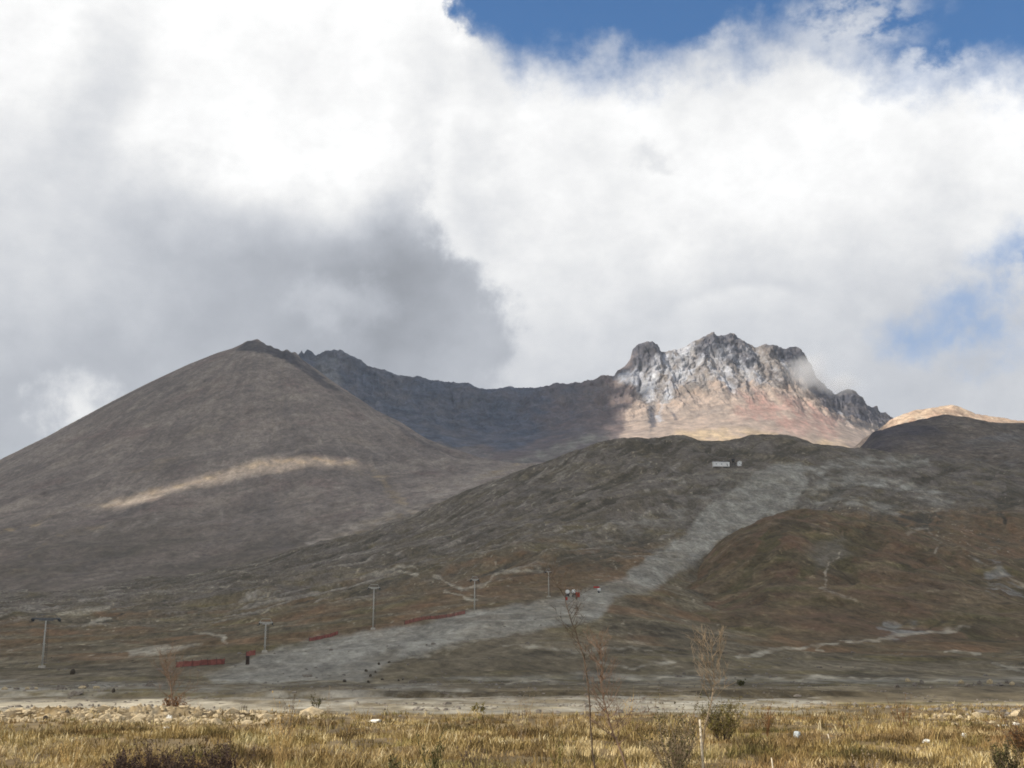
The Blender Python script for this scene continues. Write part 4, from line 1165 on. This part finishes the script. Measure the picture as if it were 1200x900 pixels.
for i, (x, y, w, h) in enumerate([(1064, 797, 7, 4), (1072, 802, 8, 4), (1080, 800, 7, 5), (1126, 799, 8, 4), (1134, 803, 6, 4), (1148, 800, 7, 4), (1160, 799, 8, 5), (1172, 802, 8, 4), (1180, 799, 6, 4), (1186, 801, 7, 4), (1050, 804, 9, 4), (1092, 805, 7, 3)]):
    boulder(x, 0, (w, h), 'grey boulder in the long row of rubble at the foot of the slope', stone_grey if i % 3 else stone_pale, 50 + i, 'boulders in the row of rubble', py=y + 2)
for i, (x, y, w, h) in enumerate([(5, 807, 9, 3), (32, 807, 6, 3), (42, 807, 6, 3), (97, 806, 11, 3), (113, 806, 8, 3)]):
    boulder(x, 0, (w, h), 'flat pale block in the broken line on the grey ground', stone_pale, 70 + i, 'pale blocks in a broken line', py=y + 1)


def scatter_stones(name, pts, sizes, mat, seed):
    r = np.random.default_rng(seed); v0, f0 = ICO0; f0 = np.array(f0); n = len(pts)
    v = v0[None] * (1 + .25 * r.normal(size=(n, 12, 1))) * sizes[:, None, None] * r.uniform(.6, 1.3, (n, 1, 3)) * np.array([1, 1, .7])
    v = v + pts[:, None, :]
    f = f0[None] + (np.arange(n) * 12)[:, None, None]
    return tag(link(name, mesh_np(name, v.reshape(-1, 3), f.reshape(-1, 3), False, mat)), kind='stuff')


def spread_pts(n, D0, D1, dens, seed, power=1.0):
    r = np.random.default_rng(seed)
    D = D0 + (D1 - D0) * r.random(n) ** power; u = r.uniform(-.55, .55, n)
    X = u * D; k = r.random(n) < dens(X, D); X, D = X[k], D[k]
    return np.stack([X, D, ground_z(X, D)], 1)


pts = spread_pts(9000, 72, 240, lambda X, Y: np.clip(.15 + 1.6 * fbm(X / 12, Y / 14, 4, 300), 0, 1), 5)
sz = np.minimum(rng.lognormal(-2.1, .55, len(pts)), .3); scatter_stones('rubble', pts + np.array([0, 0, .02]), sz, stone_grey, 6)
pts = spread_pts(11000, 63, 80, lambda X, Y: sstep(-32, -27, X) * (1 - sstep(-16, -10, X)) * .8 + sstep(20, 30, X) * .15, 7)
sz = rng.lognormal(-2.3, .6, len(pts)); scatter_stones('loose_earth_clods', pts, sz, stone_pale, 8)
pts = spread_pts(2600, 165, 420, lambda X, Y: np.clip(.1 + 1.5 * fbm(X / 30, Y / 30, 4, 301), 0, 1), 9)
sz = rng.lognormal(-1.3, .5, len(pts)); sz = np.minimum(sz, .8); scatter_stones('slope_stones', pts, sz, stone_grey, 10)


# ------------------------------------------------------------------ dry grass
gm, t, p = material('dry_grass')
P = t.pos()
tn = t.attr('tint'); tip = t.attr('tip')
c = t.ramp(tn, [(0, S(86, 72, 46)), (.22, S(130, 110, 66)), (.5, S(170, 145, 92)), (.75, S(200, 177, 122)), (1, S(232, 216, 174))])
pn = t.noise(t.mapping(P, (1, .5, 0)), .22, 5, .6)
c = t.mix(t.m('MULTIPLY', t.mr(pn, .46, .6), .85), c, t.mix(tn, S(86, 70, 46), S(160, 124, 78)))
pn2 = t.noise(t.mapping(P, (1, .6, 0), (0, 0, 0), (40, 3, 0)), .3, 5, .6)
c = t.mix(t.m('MULTIPLY', t.mr(pn2, .5, .64), .75), c, t.mix(tn, S(80, 78, 42), S(154, 144, 84)))
pn3 = t.noise(t.mapping(P, (.45, .8, 0), (0, 0, 0), (140, 33, 0)), .25, 4, .6)
c = t.mix(t.m('MULTIPLY', t.mr(pn3, .54, .68), .8), c, t.mix(tn, S(150, 124, 78), S(236, 214, 164)))
pn4 = t.noise(t.mapping(P, (.5, 1, 0), (0, 0, 0), (77, 9, 0)), .45, 5, .65)
c = t.mix(t.m('MULTIPLY', t.mr(pn4, .55, .68), .8), c, t.mix(tn, S(60, 50, 36), S(112, 92, 62)))
t.l.new(c, p.inputs['Base Color']); p.inputs['Roughness'].default_value = .8; p.inputs['Specular IOR Level'].default_value = .2


def grass(name, n, D0, D1, hmin, hmax, wid, blades, seed, dens, tint_shift=0.0, uw=.56):
    r = np.random.default_rng(seed)
    D = np.sqrt(D0 ** 2 + (D1 ** 2 - D0 ** 2) * r.random(n)); X = r.uniform(-uw, uw, n) * D
    k = r.random(n) < dens(X, D); X, D = X[k], D[k]; n = len(X)
    hh = (hmin + (hmax - hmin) * r.random(n) ** 1.6) * (1 + .8 * fbm(X / 3, D / 3, 3, seed + 2))
    hh = np.clip(hh, hmin * .6, hmax * 1.5)
    tt = np.clip(.45 + 1.0 * fbm(X / 2.2, D / 3.2, 4, seed + 5) + .13 * r.normal(size=n) + tint_shift, 0, 1)
    B = blades; N = n * B
    bx = np.repeat(X, B) + r.normal(0, .09, N); by = np.repeat(D, B) + r.normal(0, .09, N)
    bz = ground_z(bx, by) - .02
    h = np.repeat(hh, B) * r.uniform(.5, 1.15, N)
    a = r.uniform(0, 2 * math.pi, N); ln = r.uniform(.1, .8, N) * h
    w = wid * r.uniform(.6, 1.4, N); wa = r.uniform(0, math.pi, N)
    dx, dy = np.cos(wa) * w * .5, np.sin(wa) * w * .5
    mx, my = np.cos(a) * ln, np.sin(a) * ln
    v = np.empty((N, 5, 3))
    v[:, 0] = np.stack([bx - dx, by - dy, bz], 1); v[:, 1] = np.stack([bx + dx, by + dy, bz], 1)
    v[:, 2] = np.stack([bx + dx * .8 + mx * .35, by + dy * .8 + my * .35, bz + h * .6], 1)
    v[:, 3] = np.stack([bx - dx * .8 + mx * .35, by - dy * .8 + my * .35, bz + h * .6], 1)
    v[:, 4] = np.stack([bx + mx, by + my, bz + h], 1)
    o = np.arange(N)[:, None] * 5
    f = np.concatenate([o + np.array([0, 1, 2]), o + np.array([0, 2, 3]), o + np.array([3, 2, 4])])
    tb = np.clip(np.repeat(tt, B) + .12 * r.normal(size=N), 0, 1)
    return tag(link(name, mesh_np(name, v.reshape(-1, 3), f, False, gm, dict(tint=np.repeat(tb, 5)))), kind='stuff')


def gd(X, Y):
    mound = np.exp(-((Y - 71) / 4.5) ** 2) * sstep(-32, -28, X) * (1 - sstep(-17, -12, X))
    edge = 1 - sstep(74, 86, Y + 7 * fbm(X / 8, Y / 8, 3, 99))
    edge = np.maximum(edge, sstep(15, 30, X + 6 * fbm(X / 9, Y / 9, 3, 100)) * (1 - sstep(100, 128, Y)) * .5)
    return np.clip(.62 + 1.4 * fbm(X / 3.5, Y / 6, 5, 310, .6), .1, 1) * edge * (1 - .93 * mound)


grass('dry_grass', 32000, 17, 50, .08, .34, .024, 9, 400, gd)
grass('dry_grass_far', 30000, 48, 128, .09, .33, .036, 7, 410, gd)
grass('tall_straw', 2000, 18, 85, .35, .7, .02, 8, 420, lambda X, Y: gd(X, Y) * np.clip(.2 + 1.6 * fbm(X / 5, Y / 7, 3, 421), 0, 1), .15)
grass('brown_weeds', 3200, 18, 84, .3, .62, .025, 9, 430, lambda X, Y: gd(X, Y) * np.clip(.1 + 1.8 * fbm(X / 4, Y / 6, 3, 431), 0, 1), -.38)


# ------------------------------------------------------------------ bare saplings, shrubs and weeds
def twig_fan(mb, p, d, L, rad, depth, r, spread=.55, up=.35, kids=3):
    """one limb and the twigs it carries"""
    d = d.normalized(); pts = [p]; n = 5
    q = p.copy()
    for k in range(n):
        d = (d + Vector((r.normal(0, .09), r.normal(0, .09), r.normal(0, .06) + up * .08))).normalized()
        q = q + d * (L / n); pts.append(q.copy())
    mb.tube(pts, [rad * (1 - .72 * k / n) for k in range(n + 1)], 5)
    if depth <= 0: return
    for k in range(kids):
        i = r.integers(1, n + 1); b = pts[i]
        nd = (d + Vector((r.normal(0, spread), r.normal(0, spread), r.normal(0, spread * .6) + up))).normalized()
        twig_fan(mb, b, nd, L * r.uniform(.4, .7), max(rad * .55, .0042), depth - 1, r, spread, up, kids)


def sapling(path, D, label, mat_t, mat_b, n_limb, limb_L, seed, lo=.35, rad=.03, spread=.6, up=.4, depth=2, group=None, leaf=None, kids=3):
    r = np.random.default_rng(seed)
    base = drop(path[0][0], D)
    root = empty('bare_sapling', base, label, 'sapling', group)
    pts = [Vector((0, 0, -.1))]
    for i, (px, py) in enumerate(path[1:]):
        q = np.array(at(px, py, D)) - base; pts.append(Vector((q[0], q[1] + r.normal(0, .06), q[2])))
    fine = []
    for i in range(len(pts) - 1):
        for k in range(4): fine.append(pts[i].lerp(pts[i + 1], k / 4) + Vector((r.normal(0, .006), r.normal(0, .006), 0)))
    fine.append(pts[-1]); n = len(fine)
    m = MB(); m.tube(fine, [rad * (1 - .8 * k / n) for k in range(n)], 8); m.build('trunk', mat_t, root, True)
    m = MB()
    for k in range(n_limb):
        f = lo + (1 - lo) * (k + r.random()) / n_limb; i = min(int(f * (n - 1)), n - 2)
        a = r.uniform(0, 2 * math.pi)
        d = Vector((math.cos(a) * .8, math.sin(a) * .8, .35 + .6 * f))
        twig_fan(m, fine[i], d, limb_L * r.uniform(.6, 1.15) * (1.15 - .5 * f), rad * .34, depth, r, spread, up, kids)
    m.build('branches', mat_b, root)
    if leaf is not None:
        m = MB(); vs = [Vector(v) for v in np.array(root.children[-1].data.vertices)[0:0]] if False else [v.co.copy() for v in root.children[-1].data.vertices]
        for v in r.choice(len(vs), leaf[0]):
            c = vs[v]; a = r.uniform(0, 6.28); s = r.uniform(.02, .05)
            ax = Vector((math.cos(a), math.sin(a), r.normal(0, .4))) * s; bx = Vector((-math.sin(a), math.cos(a), r.normal(0, .5))) * s * .6
            m.add([c, c + ax * .5 + bx, c + ax, c + ax * .5 - bx], [(0, 1, 2, 3)])
        m.build('dry_leaves', leaf[1], root)
    return root


sapling([(740, 915), (731, 890), (722, 866), (715, 850), (708, 825), (705, 800), (706, 775), (703, 755)], 24.5, 'bare reddish sapling with a dense twiggy head and leaning trunk in tall grass', bark_red, bark_red, 28, .66, 501, .25, .024, .8, .4, 2, leaf=(60, leaf_brown), kids=4)
sapling([(698, 915), (694, 880), (692, 840), (689, 800), (684, 770), (675, 742), (667, 722), (662, 700), (650, 682), (645, 668)], 25.5, 'tallest bare sapling, dark and thin, its leader bending over the grey piste', bark_dark, bark_dark, 24, .6, 502, .4, .019, .8, .3, 2)
sapling([(824, 915), (823, 880), (826, 848), (833, 822), (837, 800), (835, 775), (833, 755)], 25, 'tan sapling with twigs fanning upward, tied to the pale stake', bark_tan, bark_tan, 20, .62, 503, .5, .02, .65, .5, 2, kids=4)
sapling([(203, 838), (202, 820), (200, 800), (196, 785), (194, 770)], 77, 'reddish bushy sapling rising behind the pale earth bank', bark_red, bark_red, 34, 1.6, 504, .15, .05, .6, .45, 2, leaf=(60, leaf_brown))


def weed(px, D, h_px, w_px, label, mat, seed, n=7, name='dry_weed', depth=1, thick=.008, cat='weed'):
    base = drop(px, D); k = D / 1430; r = np.random.default_rng(seed)
    root = empty(name, base, label, cat)
    H = h_px * k; W = w_px * k
    m = MB()
    for i in range(n):
        d = Vector((r.normal(0, W / H * .35), r.normal(0, .25), 1))
        twig_fan(m, Vector((r.normal(0, W * .1), r.normal(0, .05), -.05)), d, H * r.uniform(.65, 1.0), thick, depth, r, .45, .6, 4)
    m.build('stalks', mat, root)
    m = MB()
    vs = [v.co.copy() for v in root.children[0].data.vertices if v.co.z > H * .55]
    for q in r.choice(len(vs), min(60, len(vs)), False):
        s = r.uniform(.008, .02); c = vs[q]
        m.add([c + Vector((-s, 0, 0)), c + Vector((0, -s, 0)), c + Vector((s, 0, 0)), c + Vector((0, s, 0)), c + Vector((0, 0, s * 2.2)), c + Vector((0, 0, -s))], [(0, 1, 4), (1, 2, 4), (2, 3, 4), (3, 0, 4), (1, 0, 5), (2, 1, 5), (3, 2, 5), (0, 3, 5)])
    m.build('foliage', mat, root)  # these small bodies are the seed heads on the upper stalks
    return root


weed(335, 27, 62, 34, 'dry straw-coloured weed with crossing stalks, in the grass right of the dark shrubs', stalk_straw, 601, 9)
weed(342, 44, 52, 14, 'dark upright weed stalk at the grass edge, by the end of the earth bank', bark_dark, 602, 4)
weed(388, 52, 36, 10, 'thin tan weed standing alone at the grass edge', bark_tan, 603, 4)
weed(510, 26, 40, 24, 'dark weed with a bushy top at mid-grass, between two pale tufts', leaf_dark, 604, 9, depth=2)
weed(896, 45, 34, 10, 'narrow dark brown weed, upright like a brush, at the grass edge', leaf_brown, 605, 8, depth=1, thick=.014)
weed(555, 24, 44, 30, 'brown weed clump with thin tangled stalks in the nearest grass', bark_dark, 606, 9)
weed(658, 26, 42, 26, 'greenish straw weed clump below the thin dark sapling', leaf_olive, 607, 9)
weed(612, 40, 40, 18, 'tan weed with a few stiff stalks beside the sunlit straw', bark_tan, 608, 6)
weed(735, 50, 34, 14, 'slanting pale weed right of the twiggy sapling', stalk_straw, 609, 5)
weed(1055, 50, 30, 16, 'reddish brown weed clump among the bright tufts', leaf_brown, 610, 9, thick=.014)
weed(1010, 24, 40, 26, 'tawny weed with spreading stalks, nearest of those right of the blue-grey stone', bark_tan, 611, 8)
weed(95, 25, 44, 26, 'straw weed with stiff stalks in front of the earth bank', stalk_straw, 612, 8)


def shrub(px, D, h_px, w_px, label, wood, leafm, seed, n_stem=16, n_leaf=500, leaf_s=.035, group=None):
    base = drop(px, D); k = D / 1430; r = np.random.default_rng(seed)
    root = empty('shrub', base, label, 'shrub', group)
    H, W = h_px * k, w_px * k
    m = MB()
    for i in range(n_stem):
        a = r.uniform(0, 6.28); q = r.random() ** .5
        d = Vector((math.cos(a) * q * W / H * .55, math.sin(a) * q * .6, 1))
        twig_fan(m, Vector((math.cos(a) * W * .12 * q, math.sin(a) * .12 * q, -.05)), d, H * r.uniform(.55, 1.0), .012, 2, r, .5, .35, 3)
    m.build('stems', wood, root)
    vs = np.array([v.co[:] for v in root.children[0].data.vertices]); vs = vs[vs[:, 2] > H * .12]
    c = vs[r.integers(0, len(vs), n_leaf)] + r.normal(0, .016, (n_leaf, 3))
    a = r.normal(size=(n_leaf, 3)); a /= np.linalg.norm(a, axis=1, keepdims=True)
    b = np.cross(a, r.normal(size=(n_leaf, 3))); b /= np.linalg.norm(b, axis=1, keepdims=True)
    s = leaf_s * r.uniform(.5, 1.3, (n_leaf, 1))
    v = np.stack([c, c + a * s * .5 + b * s * .35, c + a * s, c + a * s * .5 - b * s * .35], 1)
    f = np.arange(n_leaf * 4).reshape(-1, 4)
    link('foliage', mesh_np('foliage', v.reshape(-1, 3), f, False, leafm), root)
    return root


shrub(790, 24.5, 62, 40, 'dark green-brown shrub with pale twigs, directly left of the pale stake', bark_tan, leaf_dark, 701, 34, 3000, .034)
shrub(845, 42, 34, 34, 'olive green shrub at the grass edge right of the pale stake', bark_dark, leaf_olive, 702, 26, 2600, .05)
shrub(838, 48, 26, 26, 'low dark shrub pressed against the olive one, its lower neighbour', bark_dark, leaf_dark, 703, 20, 1600, .05)
shrub(150, 22.5, 36, 34, 'low purple-brown shrub, first in the dark row and nearest the frame edge', bark_dark, leaf_purple, 704, 28, 3000, .034)
shrub(185, 22.8, 42, 40, 'tallest purple-brown shrub of the dark row in the near grass', bark_dark, leaf_purple, 705, 32, 3400, .034)
shrub(225, 22.5, 38, 40, 'purple-brown shrub in the dark row, just right of the tallest one', bark_dark, leaf_purple, 706, 30, 3200, .034)
shrub(268, 22.6, 40, 36, 'purple-brown shrub ending the dark row, beside the straw weed', bark_dark, leaf_purple, 707, 28, 3000, .034)
shrub(1172, 25, 40, 30, 'dark green shrub in the near grass, close to the frame edge below the white stones', bark_dark, leaf_dark, 708, 24, 2000, .036)
shrub(1190, 36, 32, 26, 'brown shrub behind the dark green one near the frame edge', bark_dark, leaf_brown, 709, 22, 1600, .04)
shrub(470, 24, 26, 16, 'small green tuft-like shrub in the nearest grass', bark_dark, leaf_dark, 710, 8, 350, .05)
shrub(985, 22.5, 26, 34, 'low dark reddish shrub at the bottom edge of the near grass', bark_dark, leaf_purple, 711, 20, 1600, .036)
shrub(205, 92, 16, 50, 'low reddish thicket behind the earth bank, at the sapling foot', bark_red, leaf_brown, 712, 20, 900, .12)
shrub(372, 96, 12, 16, 'tiny dark shrub on the grey gravel strip, between sapling and slab', bark_dark, leaf_dark, 713, 8, 300, .1)
shrub(560, 92, 8, 30, 'low grey-green scrub on the gravel strip below the dark terrace edge', bark_dark, leaf_olive, 714, 10, 400, .1)
shrub(868, 205, 6, 9, 'tiny dark bush beside the pale track above the terrace edge', bark_dark, leaf_dark, 715, 8, 260, .25)


def stake(px, py_top, D, label, rad=.022, lean=0.0):
    base = drop(px, D); q = np.array(at(px + lean, py_top, D)) - base
    m = MB(); m.tube([(0, 0, -.25), (q[0] * .5, .01, q[2] * .5), (q[0], 0, q[2])], [rad, rad * .95, rad * .85], 7); tag(m.build('stake', wood_pale, None, True, base), label, 'stake')


stake(821, 843, 24.6, 'tall pale stake standing in the grass beneath the tan sapling', .024, -1)
stake(970, 860, 40, 'short pale stake right of the blue-grey stone', .022)
stake(904, 888, 23, 'stubby pale stake at the bottom of the near grass', .013)


# ------------------------------------------------------------------ mountain air, and the wisp on the summit's lee side
mb = MB(); hz0, hz1 = -1.95, 1830.0
mb.box((0, 0, (hz0 + hz1) / 2), (29000, 29000, hz1 - hz0))
hm, t, p = material('haze'); t.n.remove(p)
pv = t.new('ShaderNodeVolumePrincipled'); pv.inputs['Density'].default_value = HAZE; pv.inputs['Color'].default_value = (.84, .92, 1.0, 1); pv.inputs['Anisotropy'].default_value = .25
t.l.new(pv.outputs[0], t.n['Material Output'].inputs['Volume'])
tag(mb.build('haze', hm), kind='stuff')

wm, t, p = material('wisp'); t.n.remove(p)
pv = t.new('ShaderNodeVolumePrincipled'); pv.inputs['Color'].default_value = (1, 1, 1, 1); pv.inputs['Anisotropy'].default_value = 0
tc = t.new('ShaderNodeTexCoord').outputs['Object']
ln = t.new('ShaderNodeVectorMath', operation='LENGTH'); t.l.new(tc, ln.inputs[0])
fall = t.mr(ln.outputs['Value'], 1.0, .15)
nz = t.noise(t.pos(), .0075, 6, .62, .4)
den = t.m('MULTIPLY', t.m('MULTIPLY', t.mr(t.m('ADD', nz, t.m('MULTIPLY', fall, .35)), .56, .86), fall), .011)
t.l.new(den, pv.inputs['Density']); t.l.new(pv.outputs[0], t.n['Material Output'].inputs['Volume'])
for px, py, D, rx, ry, rz in ((950, 436, 5500, 190, 120, 150), (982, 452, 5600, 170, 100, 95)):
    v, f = ICO2
    o = link('cloud_wisp', mesh_np('cloud_wisp', v, np.array(f), True, wm), None, at(px, py, D)); o.scale = (rx, ry, rz)
    tag(o, kind='stuff')

# ------------------------------------------------------------------ render look
vs = scene.view_settings
scene.display_settings.display_device = 'sRGB'
vs.view_transform = 'Standard'; vs.look = 'None'; vs.exposure = 0.17; vs.gamma = 1.0; vs.use_curve_mapping = False
cy = scene.cycles
cy.max_bounces = 6; cy.diffuse_bounces = 2; cy.glossy_bounces = 1; cy.transmission_bounces = 2; cy.volume_bounces = 4; cy.transparent_max_bounces = 8
cy.use_denoising = True; cy.denoiser = 'OPENIMAGEDENOISE'; cy.denoising_input_passes = 'RGB_ALBEDO_NORMAL'; cy.denoising_prefilter = 'NONE'; cy.use_adaptive_sampling = False
cy.filter_width = 1.75; cy.sample_clamp_indirect = 3.0
